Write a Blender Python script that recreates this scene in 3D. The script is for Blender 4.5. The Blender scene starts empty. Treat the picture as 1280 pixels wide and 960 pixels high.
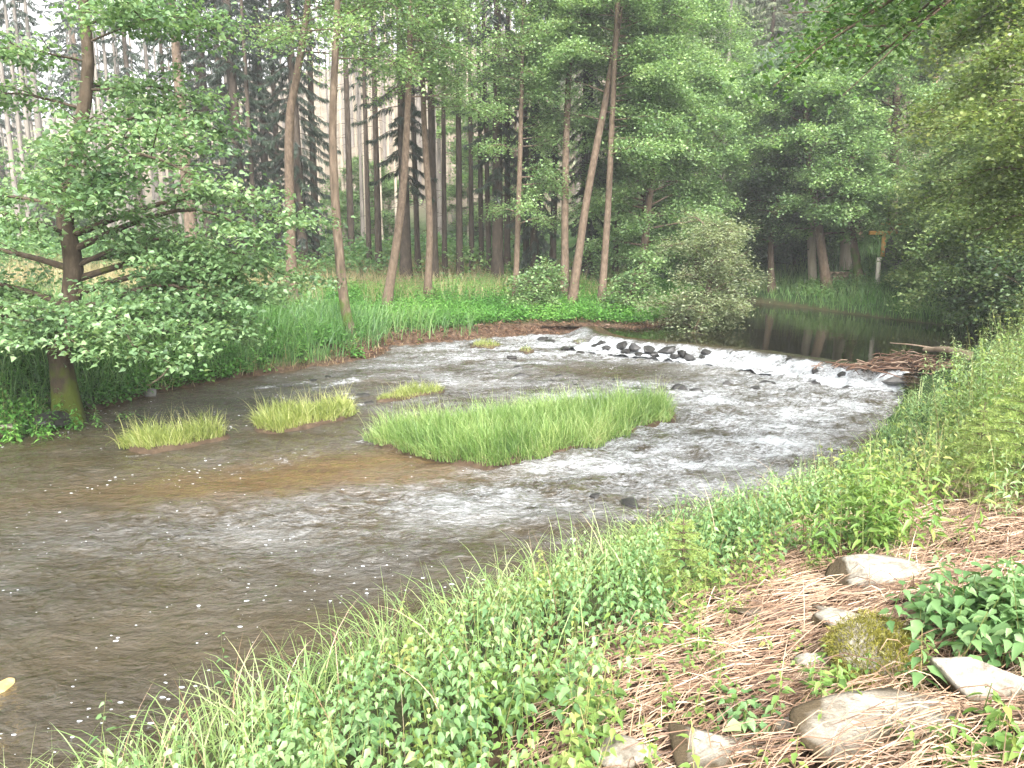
import bpy, math, time
import numpy as np
from mathutils import Vector
T00 = time.time()
RNG = np.random.default_rng(11)
C = bpy.context.scene.collection
PI = math.pi

# ------------------------------------------------------------------ camera
CAMZ, FPX, HOR = 3.2, 967.0, 300.0
PITCH = math.atan((480 - HOR) / FPX)
CT, ST = math.cos(PITCH), math.sin(PITCH)
CAM = np.array([0.0, 0.0, CAMZ])

def ray(px, py):
    r = (px - 640) / FPX; u = (480 - py) / FPX
    return np.array([r, CT + ST * u, -ST + CT * u])

def W(px, py, z=0.0):
    d = ray(px, py); t = (z - CAMZ) / d[2]
    return CAM + d * t

def at_depth(px, py, y):
    d = ray(px, py)
    return CAM + d * (y / d[1])

# ------------------------------------------------------------------ noise
def _hash(ix, iy, seed):
    h = (ix.astype(np.int64) * 374761393 + iy.astype(np.int64) * 668265263 + seed * 2147483647) & 0xFFFFFFFF
    h = ((h ^ (h >> 13)) * 1274126177) & 0xFFFFFFFF
    h = h ^ (h >> 16)
    return (h & 0xFFFF) / 65535.0

def noise(x, y, seed=0):
    x = np.asarray(x, float); y = np.asarray(y, float)
    ix = np.floor(x); iy = np.floor(y); fx = x - ix; fy = y - iy
    fx = fx * fx * (3 - 2 * fx); fy = fy * fy * (3 - 2 * fy)
    a = _hash(ix, iy, seed); b = _hash(ix + 1, iy, seed)
    c = _hash(ix, iy + 1, seed); d = _hash(ix + 1, iy + 1, seed)
    return (a * (1 - fx) + b * fx) * (1 - fy) + (c * (1 - fx) + d * fx) * fy

def fbm(x, y, seed=0, o=3):
    s = 0; a = 0.5
    for k in range(o):
        s = s + a * noise(x * 2 ** k, y * 2 ** k, seed + 7 * k); a *= 0.5
    return s / (1 - 0.5 ** o)

def sstep(a, b, x):
    t = np.clip((x - a) / (b - a), 0, 1)
    return t * t * (3 - 2 * t)

# ------------------------------------------------------------------ river plan
PZ = 0.30   # level of the pool above the weir
near_px = [(240, 930), (400, 845), (600, 755), (780, 690), (900, 655), (1010, 612), (1080, 560), (1125, 500), (1120, 478)]
NEAR = [(-14.0, -12.0), (-6.5, -1.5)] + [tuple(W(x, y)[:2]) for x, y in near_px]
NEARP = [NEAR[-1]] + [tuple(W(x, y, PZ)[:2]) for x, y in [(1135, 462), (1185, 440), (1215, 418), (1230, 404)]]
left_px = [(0, 541), (110, 517), (200, 492), (300, 473), (400, 459), (470, 447), (487, 438), (490, 433), (560, 428), (650, 420), (738, 419)]
LEFT = [(-24.0, -14.0), (-13.5, 2.5)] + [tuple(W(x, y)[:2]) for x, y in left_px]
LEFTP = [LEFT[-1]] + [tuple(W(x, y, PZ)[:2]) for x, y in [(800, 412), (850, 406), (885, 397), (905, 389), (915, 382), (900, 376), (860, 372)]]
FAR = [tuple(W(x, y, PZ)[:2]) for x, y in [(880, 367), (945, 378), (990, 383), (1050, 391), (1120, 400), (1180, 407), (1230, 404)]]
WEIR = [LEFT[-1]] + [tuple(W(x, y, 0.15)[:2]) for x, y in [(770, 428), (870, 438), (940, 446), (1000, 455), (1060, 463), (1110, 470)]] + [NEAR[-1]]
POLY_LOW = LEFT + WEIR[1:-1] + NEAR[::-1]
POLY_POOL = LEFTP + FAR + NEARP[::-1][1:] + WEIR[::-1][1:]

def dist_poly(x, y, pl):
    best = np.full(np.shape(x), 1e9)
    for (ax, ay), (bx, by) in zip(pl[:-1], pl[1:]):
        dx, dy = bx - ax, by - ay
        L = dx * dx + dy * dy + 1e-12
        t = np.clip(((x - ax) * dx + (y - ay) * dy) / L, 0, 1)
        best = np.minimum(best, np.hypot(x - ax - t * dx, y - ay - t * dy))
    return best

def inside(x, y, poly):
    r = np.zeros(np.shape(x), bool)
    n = len(poly)
    for i in range(n):
        ax, ay = poly[i]; bx, by = poly[(i + 1) % n]
        if ay == by: continue
        c = ((ay > y) != (by > y)) & (x < (bx - ax) * (y - ay) / (by - ay) + ax)
        r ^= c
    return r

def river_info(x, y):
    dn = np.minimum(dist_poly(x, y, NEAR), dist_poly(x, y, NEARP))
    dl = np.minimum(dist_poly(x, y, LEFT), dist_poly(x, y, LEFTP))
    df = dist_poly(x, y, FAR)
    return dn, dl, df, inside(x, y, POLY_LOW), inside(x, y, POLY_POOL)

def hillq(x, y):
    q = (x - 13.0) * 0.647 + (y - 39.0) * 0.762
    return 2.0 * np.logaddexp(0, q / 2.0)

def H(x, y):
    x = np.asarray(x, float); y = np.asarray(y, float)
    dn, dl, df, lo, po = river_info(x, y)
    n1 = fbm(x * 0.8, y * 0.8, 3) - 0.5; n2 = fbm(x * 3.1, y * 3.1, 5) - 0.5
    znear = 0.05 + 0.40 * dn - 0.018 * dn ** 2
    znear = np.where(dn > 5.5, 0.05 + 2.2 - 0.5445 + 0.06 * (dn - 5.5), znear)
    znear = znear * sstep(0, 0.5, dn + 0.15) + 0.10 * n1 * sstep(0.3, 2, dn) + 0.05 * n2
    steep = 1 - sstep(17, 22, y)
    zl_a = 1.05 * sstep(-0.1, 1.5, dl) + 0.012 * dl
    zl_b = 0.38 * sstep(-0.05, 0.5, dl) + 0.55 * sstep(0.5, 6, dl) + 0.012 * dl
    zleft = zl_a * steep + zl_b * (1 - steep) + 0.16 * n1 * sstep(0, 2, dl) + 0.06 * n2
    zfar = PZ + 0.28 * sstep(0, 0.5, df) + 0.27 * df * sstep(0, 4, df)
    zfar = np.minimum(zfar, 2.6 + 0.02 * df) + 0.25 * n1 * sstep(0, 2, df)
    # blend the three banks by closeness
    wn, wl, wf = 1 / (dn + 0.02) ** 4, 1 / (dl + 0.02) ** 4, 1 / (df + 0.02) ** 4
    z = (znear * wn + zleft * wl + zfar * wf) / (wn + wl + wf)
    hq = hillq(x, y)
    z = z + np.minimum(0.45 * hq, 40.0 + 0 * hq) + 1.2 * n1 * sstep(2, 20, hq)
    dmin = np.minimum(np.minimum(dn, dl), df)
    z = np.where(lo, -0.06 - 0.30 * sstep(0, 1.6, dmin), z)
    z = np.where(po, PZ - 0.12 - 0.6 * sstep(0, 1.6, dmin), z)
    return z

def h1(x, y): return float(H(np.array([x]), np.array([y]))[0])

def ground_hit(px, py, maxd=150):
    d = ray(px, py)
    t = np.geomspace(1.2, maxd, 1600)
    p = CAM[None, :] + d[None, :] * t[:, None]
    hz = H(p[:, 0], p[:, 1])
    k = np.argmax(p[:, 2] <= hz)
    if p[k, 2] > hz[k]: k = len(t) - 1
    q = p[k].copy(); q[2] = hz[k]
    return q

# ------------------------------------------------------------------ mesh helpers
class Geo:
    def __init__(s):
        s.v = []; s.f = {}; s.n = 0; s.a = []
    def add(s, verts, faces, rnd=None):
        verts = np.asarray(verts, float).reshape(-1, 3); faces = np.asarray(faces, np.int64)
        s.v.append(verts); k = faces.shape[1]
        s.f.setdefault(k, []).append(faces + s.n)
        if rnd is None: rnd = np.full(len(verts), 0.5)
        s.a.append(np.broadcast_to(rnd, (len(verts),)))
        s.n += len(verts)
    def join(s, o):
        base = s.n
        s.v += o.v; s.a += o.a
        for k, L in o.f.items():
            s.f.setdefault(k, []).extend([x + base for x in L])
        s.n += o.n
    def mesh(s, name, mat, smooth=False, off=(0, 0, 0)):
        me = bpy.data.meshes.new(name)
        V = np.concatenate(s.v) - np.array(off)[None, :]
        me.vertices.add(len(V)); me.vertices.foreach_set('co', V.astype(np.float32).ravel())
        li, ls, cur = [], [], 0
        for k, L in s.f.items():
            F = np.concatenate(L)
            li.append(F.ravel()); ls.append(cur + np.arange(len(F)) * k); cur += F.size
        li = np.concatenate(li); ls = np.concatenate(ls)
        me.loops.add(len(li)); me.loops.foreach_set('vertex_index', li.astype(np.int32))
        me.polygons.add(len(ls)); me.polygons.foreach_set('loop_start', ls.astype(np.int32))
        if smooth: me.polygons.foreach_set('use_smooth', np.ones(len(ls), bool))
        at = me.attributes.new('rnd', 'FLOAT', 'POINT')
        at.data.foreach_set('value', np.concatenate(s.a).astype(np.float32))
        me.update(calc_edges=True)
        me.materials.append(mat)
        return me
    def build(s, name, mat, parent=None, smooth=False, off=(0, 0, 0)):
        me = s.mesh(name, mat, smooth, off)
        o = bpy.data.objects.new(name, me); C.objects.link(o)
        if parent is not None: o.parent = parent
        else: o.location = off
        return o

def tag(o, label=None, cat=None, group=None, kind=None):
    if label: o['label'] = label
    if cat: o['category'] = cat
    if group: o['group'] = group
    if kind: o['kind'] = kind
    return o

def thing(name, label, cat, loc=(0, 0, 0), group=None):
    o = bpy.data.objects.new(name, None); C.objects.link(o)
    o.empty_display_size = 0.3
    o.location = tuple(loc)
    return tag(o, label, cat, group)

def norm(v):
    return v / (np.linalg.norm(v, axis=-1, keepdims=True) + 1e-12)

def spline(pts, n):
    pts = np.asarray(pts, float); m = len(pts)
    if m == 2:
        t = np.linspace(0, 1, n)[:, None]; return pts[0] * (1 - t) + pts[1] * t
    P = np.vstack([2 * pts[0] - pts[1], pts, 2 * pts[-1] - pts[-2]])
    u = np.linspace(0, m - 1, n); k = np.minimum(u.astype(int), m - 2); t = (u - k)[:, None]
    p0, p1, p2, p3 = P[k], P[k + 1], P[k + 2], P[k + 3]
    return 0.5 * (2 * p1 + (p2 - p0) * t + (2 * p0 - 5 * p1 + 4 * p2 - p3) * t ** 2 + (3 * p1 - p0 - 3 * p2 + p3) * t ** 3)

def tube(g, pts, rad, n=6, rnd=0.5, lump=0.0, rng=RNG):
    pts = np.asarray(pts, float); m = len(pts)
    rad = np.broadcast_to(rad, (m,)).astype(float)
    d = np.gradient(pts, axis=0); d = norm(d)
    ref = np.where(np.abs(d[:, 2:3]) > 0.9, np.array([[1., 0, 0]]), np.array([[0, 0, 1.]]))
    if np.abs(d[:, 2]).max() > 0.7: ref = np.repeat(np.array([[0.97, 0.24, 0.0]]), m, 0)
    a = norm(np.cross(d, ref)); b = np.cross(d, a)
    ang = np.arange(n) / n * 2 * PI
    r = rad[:, None] * (1 + lump * (rng.random((m, n)) - 0.5))
    V = pts[:, None, :] + r[..., None] * (np.cos(ang)[None, :, None] * a[:, None, :] + np.sin(ang)[None, :, None] * b[:, None, :])
    i = np.arange(m - 1)[:, None] * n; j = np.arange(n)[None, :]
    F = np.stack([i + j, i + (j + 1) % n, i + n + (j + 1) % n, i + n + j], -1).reshape(-1, 4)
    g.add(V.reshape(-1, 3), F, rnd)
    # tip cap
    g.add(V[-1], np.arange(n)[None, :], rnd)

def frames(T, up):
    T = norm(T); S = norm(np.cross(T, up)); N = np.cross(S, T)
    return T, S, N

def leaves(g, P, T, N, L, Wd, rnd, fold=0.15):
    """simple leaf: one folded rhombus each"""
    T, S, N = frames(T, N)
    L = np.broadcast_to(L, (len(P),))[:, None]; Wd = np.broadcast_to(Wd, (len(P),))[:, None]
    mid = P + T * L * 0.55 + N * L * fold
    V = np.stack([P, mid + S * Wd * 0.5 , P + T * L, mid - S * Wd * 0.5], 1).reshape(-1, 3)
    F = np.arange(len(P) * 4).reshape(-1, 4)
    g.add(V, F, np.repeat(rnd, 4))

LT = np.array([[0, 0, 0], [.24, .42, .05], [.58, .27, .03], [1, 0, -.2], [.58, -.27, .03], [.24, -.42, .05], [.28, 0, -.03], [.62, 0, -.07]])
LF = np.array([[0, 6, 1], [0, 5, 6], [1, 6, 7], [1, 7, 2], [5, 7, 6], [5, 4, 7], [2, 7, 3], [4, 3, 7]])
def big_leaves(g, P, T, N, L, Wd, rnd):
    """near leaf: midrib, shoulders and pointed tip"""
    T, S, N = frames(T, N); n = len(P)
    L = np.broadcast_to(L, (n,))[:, None, None]; Wd = np.broadcast_to(Wd, (n,))[:, None, None]
    V = P[:, None, :] + T[:, None, :] * LT[None, :, 0:1] * L + S[:, None, :] * LT[None, :, 1:2] * Wd + N[:, None, :] * LT[None, :, 2:3] * L
    F = (LF[None] + (np.arange(n) * 8)[:, None, None]).reshape(-1, 3)
    g.add(V.reshape(-1, 3), F, np.repeat(rnd, 8))

def blades(g, P, h, w, lean_dir, bend, rnd, seg=4):
    """grass blades: curved tapering strips"""
    n = len(P); t = np.linspace(0, 1, seg + 1)
    h = np.broadcast_to(h, (n,)); bend = np.broadcast_to(bend, (n,)); w = np.broadcast_to(w, (n,))
    side = np.stack([-lean_dir[:, 1], lean_dir[:, 0], np.zeros(n)], 1)
    tw = RNG.normal(0, 0.9, n)
    side = side * np.cos(tw)[:, None] + np.concatenate([lean_dir, np.zeros((n, 1))], 1) * np.sin(tw)[:, None]
    ang = bend[:, None] * t[None, :] ** 1.15
    seglen = h[:, None] / seg
    dx = np.concatenate([np.zeros((n, 1)), np.cumsum(np.sin(ang[:, 1:]) * seglen, 1)], 1)
    dz = np.concatenate([np.zeros((n, 1)), np.cumsum(np.cos(ang[:, 1:]) * seglen, 1)], 1)
    c = P[:, None, :] + np.stack([dx * lean_dir[:, 0:1], dx * lean_dir[:, 1:2], dz], -1)
    ww = (w[:, None] * (1 - t[None, :] ** 2.2 * 0.97) * 0.5)[..., None]
    V = np.stack([c - side[:, None, :] * ww, c + side[:, None, :] * ww], 2).reshape(-1, 3)
    m = (seg + 1) * 2
    k = np.arange(seg) * 2
    f = np.stack([k, k + 1, k + 3, k + 2], 1)
    F = (f[None] + (np.arange(n) * m)[:, None, None]).reshape(-1, 4)
    g.add(V, F, np.repeat(rnd, m))

def randdir(n, rng=RNG):
    a = rng.random(n) * 2 * PI
    return np.stack([np.cos(a), np.sin(a)], 1)

# ------------------------------------------------------------------ materials
def nodes(name):
    m = bpy.data.materials.new(name); m.use_nodes = True
    nt = m.node_tree; nt.nodes.clear()
    out = nt.nodes.new('ShaderNodeOutputMaterial')
    return m, nt, out
def nd(nt, t, **kw):
    n = nt.nodes.new(t)
    for k, v in kw.items():
        if k.startswith('i_'):
            key = k[2:]
            n.inputs[int(key) if key.isdigit() else key.replace('_', ' ')].default_value = v
        else: setattr(n, k, v)
    return n
def ramp(nt, stops, fac):
    r = nt.nodes.new('ShaderNodeValToRGB'); e = r.color_ramp.elements
    while len(e) < len(stops): e.new(0.5)
    for el, (p, c) in zip(e, stops):
        el.position = p; el.color = (*c, 1)
    nt.links.new(fac, r.inputs[0]); return r

def leaf_mat(name, cols, transl=0.35, rough=0.42, spec=0.45, clump=0.6, cscale=0.9):
    m, nt, out = nodes(name); L = nt.links.new; transl = min(transl * 1.25, .45)
    at = nd(nt, 'ShaderNodeAttribute', attribute_name='rnd')
    tc = nd(nt, 'ShaderNodeTexCoord')
    nz = nd(nt, 'ShaderNodeTexNoise', i_Scale=cscale, i_Detail=2.0); L(tc.outputs['Object'], nz.inputs['Vector'])
    sub = nd(nt, 'ShaderNodeMath', operation='MULTIPLY_ADD'); L(nz.outputs['Fac'], sub.inputs[0]); sub.inputs[1].default_value = clump * 2; sub.inputs[2].default_value = -clump
    add = nd(nt, 'ShaderNodeMath', operation='ADD', use_clamp=True); L(at.outputs['Fac'], add.inputs[0]); L(sub.outputs[0], add.inputs[1])
    n = len(cols)
    r = ramp(nt, [(i / (n - 1), c) for i, c in enumerate(cols)], add.outputs[0])
    p = nd(nt, 'ShaderNodeBsdfPrincipled', i_Roughness=rough); p.inputs['Specular IOR Level'].default_value = spec
    L(r.outputs[0], p.inputs['Base Color'])
    t = nd(nt, 'ShaderNodeBsdfTranslucent')
    br = nd(nt, 'ShaderNodeMix', data_type='RGBA', blend_type='MULTIPLY'); br.inputs['Factor'].default_value = 1
    L(r.outputs[0], br.inputs['A']); br.inputs['B'].default_value = (1.2, 1.25, 0.75, 1)
    L(br.outputs['Result'], t.inputs['Color'])
    mx = nd(nt, 'ShaderNodeMixShader', i_0=transl); L(p.outputs[0], mx.inputs[1]); L(t.outputs[0], mx.inputs[2])
    L(mx.outputs[0], out.inputs['Surface']); return m

def rough_mat(name, stops, scale=4.0, bump=0.5, bscale=20.0, rough=0.9, stretch=(1, 1, 1), spec=0.2, moss=None, bdist=0.03):
    m, nt, out = nodes(name); L = nt.links.new
    tc = nd(nt, 'ShaderNodeTexCoord'); mp = nd(nt, 'ShaderNodeMapping', i_Scale=stretch); L(tc.outputs['Object'], mp.inputs[0])
    nz = nd(nt, 'ShaderNodeTexNoise', i_Scale=scale, i_Detail=8.0, i_Roughness=0.65); L(mp.outputs[0], nz.inputs['Vector'])
    n = len(stops)
    r = ramp(nt, [(0.28 + 0.44 * i / max(n - 1, 1), c) for i, c in enumerate(stops)], nz.outputs['Fac'])
    col = r.outputs[0]
    if moss:
        mc, amt, zmax = moss
        nz3 = nd(nt, 'ShaderNodeTexNoise', i_Scale=3.0, i_Detail=5.0); L(tc.outputs['Object'], nz3.inputs['Vector'])
        sp = nd(nt, 'ShaderNodeSeparateXYZ'); L(tc.outputs['Object'], sp.inputs[0])
        mr = nd(nt, 'ShaderNodeMapRange', i_1=0.0, i_2=zmax, i_3=amt, i_4=amt - 0.5); L(sp.outputs['Z'], mr.inputs[0])
        ad = nd(nt, 'ShaderNodeMath', operation='ADD'); L(nz3.outputs['Fac'], ad.inputs[0]); L(mr.outputs[0], ad.inputs[1])
        rr = ramp(nt, [(0.72, (0, 0, 0)), (0.86, (1, 1, 1))], ad.outputs[0])
        mx = nd(nt, 'ShaderNodeMix', data_type='RGBA'); L(rr.outputs[0], mx.inputs['Factor']); L(col, mx.inputs['A']); mx.inputs['B'].default_value = (*mc, 1)
        col = mx.outputs['Result']
    nz2 = nd(nt, 'ShaderNodeTexNoise', i_Scale=bscale, i_Detail=6.0, i_Roughness=0.7); L(mp.outputs[0], nz2.inputs['Vector'])
    bp = nd(nt, 'ShaderNodeBump', i_Strength=bump, i_Distance=bdist); L(nz2.outputs['Fac'], bp.inputs['Height'])
    p = nd(nt, 'ShaderNodeBsdfPrincipled', i_Roughness=rough); p.inputs['Specular IOR Level'].default_value = spec
    L(col, p.inputs['Base Color']); L(bp.outputs[0], p.inputs['Normal']); L(p.outputs[0], out.inputs['Surface']); return m

M = {}
M['alder'] = leaf_mat('alder_leaf', [(.06,.115,.05),(.115,.20,.085),(.185,.29,.13),(.34,.44,.23)])
M['alder_mid'] = leaf_mat('riverside_leaf', [(.075,.14,.06),(.14,.23,.09),(.22,.33,.135),(.35,.45,.215)])
M['beech'] = leaf_mat('hornbeam_leaf', [(.085,.145,.06),(.165,.245,.095),(.26,.34,.135),(.40,.45,.22)])
M['yellowleaf'] = leaf_mat('yellowing_leaf', [(.06,.10,.03),(.115,.165,.05),(.18,.235,.075),(.29,.32,.12)])
M['darkleaf'] = leaf_mat('dark_shrub_leaf', [(.03,.06,.028),(.055,.10,.045),(.09,.14,.06),(.15,.20,.10)])
M['willow'] = leaf_mat('willow_leaf', [(.11,.15,.08),(.18,.22,.12),(.26,.30,.17),(.37,.40,.25)])
M['overhang'] = leaf_mat('shaded_branch_leaf', [(.03,.07,.02),(.06,.13,.035),(.10,.19,.05),(.18,.27,.08)])  # darker leaf tones: backlit shade put into the colour
M['pine'] = leaf_mat('pine_needle', [(0.046, 0.091, 0.052), (0.078, 0.137, 0.072), (0.117, 0.182, 0.091), (0.169, 0.221, 0.117)], transl=0.15)
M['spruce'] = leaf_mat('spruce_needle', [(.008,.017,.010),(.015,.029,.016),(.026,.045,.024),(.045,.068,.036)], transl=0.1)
M['hillspruce'] = leaf_mat('hill_spruce_needle', [(0.068, 0.095, 0.054), (0.115, 0.142, 0.081), (0.176, 0.196, 0.115), (0.270, 0.270, 0.169)], transl=0.1, cscale=0.15)  # olive lightened further so the colour itself carries the hill's haze
M['sapling'] = leaf_mat('young_spruce_needle', [(0.138, 0.207, 0.052), (0.218, 0.299, 0.081), (0.310, 0.391, 0.115), (0.425, 0.471, 0.172)], transl=0.3)
M['nettle'] = leaf_mat('nettle_leaf', [(.05,.115,.037),(.10,.20,.07),(.17,.285,.11),(.30,.41,.18)], transl=0.3, clump=0.5)
M['herb'] = leaf_mat('herb_leaf', [(.08,.16,.04),(.13,.23,.055),(.20,.30,.07),(.33,.36,.09)], transl=0.35)
M['bramble'] = leaf_mat('bramble_leaf', [(0.075, 0.138, 0.037), (0.138, 0.213, 0.056), (0.225, 0.288, 0.081), (0.375, 0.362, 0.125)], transl=0.3)
M['greyherb'] = leaf_mat('grey_herb_leaf', [(0.112, 0.188, 0.088), (0.175, 0.275, 0.112), (0.250, 0.350, 0.150), (0.375, 0.425, 0.225)], transl=0.25)
M['cover'] = leaf_mat('bank_herb_leaf', [(.04,.12,.025),(.075,.20,.04),(.12,.28,.055),(.2,.36,.08)], transl=0.3, cscale=0.5)
M['under'] = leaf_mat('undergrowth_leaf', [(0.041, 0.101, 0.034), (0.081, 0.176, 0.061), (0.135, 0.243, 0.081), (0.203, 0.297, 0.108)], transl=0.3, cscale=0.3)
M['grass'] = leaf_mat('bank_grass', [(.12,.21,.07),(.20,.31,.10),(.30,.40,.16),(.47,.50,.28)], transl=0.35)
M['isle'] = leaf_mat('island_grass', [(.085,.155,.045),(.15,.25,.07),(.235,.34,.11),(.41,.47,.21)], transl=0.35, cscale=1.4)
M['isle_y'] = leaf_mat('yellow_island_grass', [(.13,.17,.04),(.22,.27,.07),(.33,.37,.12),(.5,.49,.22)], transl=0.35)
M['leftgrass'] = leaf_mat('far_bank_grass', [(.045,.11,.04),(.09,.185,.06),(.145,.26,.085),(.26,.35,.14)], transl=0.3, cscale=0.4)
M['drygrass'] = leaf_mat('dry_grass', [(.16, .14, .07), (.26, .22, .11), (.36, .30, .16), (.46, .38, .22)], transl=0.3)
M['straw'] = leaf_mat('dry_stalk', [(.07,.037,.022),(.19,.113,.07),(.34,.232,.152),(.55,.44,.32)], transl=0.05, clump=0.4, cscale=2.5)
M['litter'] = leaf_mat('leaf_litter', [(.05,.022,.012),(.11,.055,.03),(.18,.10,.06),(.36,.26,.18)], transl=0.05)
M['twig'] = rough_mat('dead_twig', [(.05, .03, .02), (.12, .075, .05), (.2, .13, .09)], scale=5)
M['bark'] = rough_mat('grey_brown_bark', [(.035, .026, .018), (.085, .062, .042), (.16, .12, .085)], scale=9, bump=0.9, bscale=18, stretch=(1, 1, .25), moss=((.05, .075, .015), 0.42, 3.0))
M['bark_warm'] = rough_mat('warm_alder_bark', [(.05,.036,.025),(.105,.075,.052),(.17,.125,.09)], scale=12, bump=0.9, bscale=22, stretch=(1, 1, .5), moss=((.07, .085, .025), 0.32, 2.0))
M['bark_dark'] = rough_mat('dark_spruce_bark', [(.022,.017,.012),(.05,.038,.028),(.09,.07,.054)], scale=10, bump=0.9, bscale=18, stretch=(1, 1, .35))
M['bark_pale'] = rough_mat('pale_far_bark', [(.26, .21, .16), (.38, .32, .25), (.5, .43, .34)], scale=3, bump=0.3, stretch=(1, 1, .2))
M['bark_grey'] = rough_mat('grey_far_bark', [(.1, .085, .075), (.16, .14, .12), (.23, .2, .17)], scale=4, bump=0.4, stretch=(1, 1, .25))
M['bark_pine'] = rough_mat('orange_pine_bark', [(.15,.085,.055),(.26,.155,.105),(.36,.24,.175)], scale=7, bump=0.7, stretch=(1, 1, .4))
M['bark_mossy'] = rough_mat('mossy_alder_bark', [(.03,.023,.016),(.065,.048,.032),(.11,.085,.06)], scale=9, bump=1.0, bscale=14, stretch=(1, 1, .4), moss=((.075, .095, .015), 0.55, 1.9))
M['deadwood'] = rough_mat('bleached_wood', [(.16,.115,.075),(.26,.20,.14),(.36,.29,.21)], scale=6, stretch=(1, 1, .2))
M['stone'] = rough_mat('pale_bank_stone', [(.09,.072,.055),(.26,.23,.185),(.39,.36,.31)], scale=13, bump=0.9, bscale=11, bdist=0.03, moss=((.07, .052, .03), 0.5, .12))
M['stone_white'] = rough_mat('whitish_stone', [(.12,.10,.075),(.31,.28,.23),(.44,.41,.35)], scale=13, bump=0.9, bscale=11, bdist=0.03, moss=((.07, .052, .03), 0.5, .12))
M['stone_wet'] = rough_mat('wet_dark_stone', [(.008,.008,.008),(.02,.019,.018),(.045,.042,.038)], scale=7, bump=0.7, bscale=12, rough=0.4, spec=0.35, bdist=0.02)
M['stone_grey'] = rough_mat('grey_slate', [(.06, .058, .055), (.12, .115, .11), (.2, .19, .18)], scale=6, bump=0.7, bscale=12, rough=0.6, bdist=0.02)
M['moss'] = leaf_mat('moss_tuft', [(.09,.085,.015),(.15,.14,.022),(.21,.2,.035),(.28,.25,.06)], transl=0.15)
M['stone_ochre'] = rough_mat('ochre_stone', [(.25, .15, .05), (.45, .30, .11), (.55, .42, .2)], scale=9, bump=0.6, bscale=14)
M['soil'] = rough_mat('brown_soil', [(.02,.014,.009),(.05,.033,.02),(.09,.062,.04)], scale=5, bump=1, bscale=9)
M['timber'] = rough_mat('orange_timber', [(.42, .21, .06), (.55, .30, .1), (.62, .38, .15)], scale=5, bump=0.3, stretch=(.2, 1, 1))
M['paleplank'] = rough_mat('pale_post', [(.4, .36, .3), (.55, .5, .43), (.65, .6, .52)], scale=5, bump=0.3)
M['redpaint'] = rough_mat('red_paint', [(.3, .06, .06), (.4, .09, .09)], scale=3, bump=0.1, rough=0.5)
M['stem'] = leaf_mat('green_stem', [(.08, .13, .03), (.13, .18, .05), (.2, .22, .07), (.26, .24, .1)], transl=0.1)

# ground
def ground_mat():
    m, nt, out = nodes('ground_earth'); L = nt.links.new
    tc = nd(nt, 'ShaderNodeTexCoord')
    def nz(s, d=8.0, r=0.65):
        n = nd(nt, 'ShaderNodeTexNoise', i_Scale=s, i_Detail=d, i_Roughness=r); L(tc.outputs['Object'], n.inputs['Vector']); return n.outputs['Fac']
    soil = ramp(nt, [(0.3, (.022, .014, .009)), (0.5, (.06, .037, .024)), (0.7, (.13, .085, .055))], nz(7.0))
    green = ramp(nt, [(0.3, (.02, .045, .014)), (0.5, (.035, .07, .02)), (0.7, (.07, .10, .035))], nz(1.6))
    hill = ramp(nt, [(0.3, (.085, .066, .045)), (0.5, (.155, .125, .09)), (0.7, (.22, .19, .145))], nz(0.35))
    bed = ramp(nt, [(0.3, (.05, .038, .022)), (0.7, (.12, .085, .045))], nz(3.0))
    a = nd(nt, 'ShaderNodeAttribute', attribute_name='green'); b = nd(nt, 'ShaderNodeAttribute', attribute_name='hill'); c = nd(nt, 'ShaderNodeAttribute', attribute_name='bed')
    def mix(f, A, B):
        x = nd(nt, 'ShaderNodeMix', data_type='RGBA'); L(f, x.inputs['Factor']); L(A, x.inputs['A']); L(B, x.inputs['B']); return x.outputs['Result']
    col = mix(a.outputs['Fac'], soil.outputs[0], green.outputs[0]); col = mix(b.outputs['Fac'], col, hill.outputs[0]); col = mix(c.outputs['Fac'], col, bed.outputs[0])
    bp = nd(nt, 'ShaderNodeBump', i_Strength=0.9, i_Distance=0.06); L(nz(14.0), bp.inputs['Height'])
    p = nd(nt, 'ShaderNodeBsdfPrincipled', i_Roughness=0.95); p.inputs['Specular IOR Level'].default_value = 0.15
    L(col, p.inputs['Base Color']); L(bp.outputs[0], p.inputs['Normal']); L(p.outputs[0], out.inputs['Surface']); return m

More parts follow.
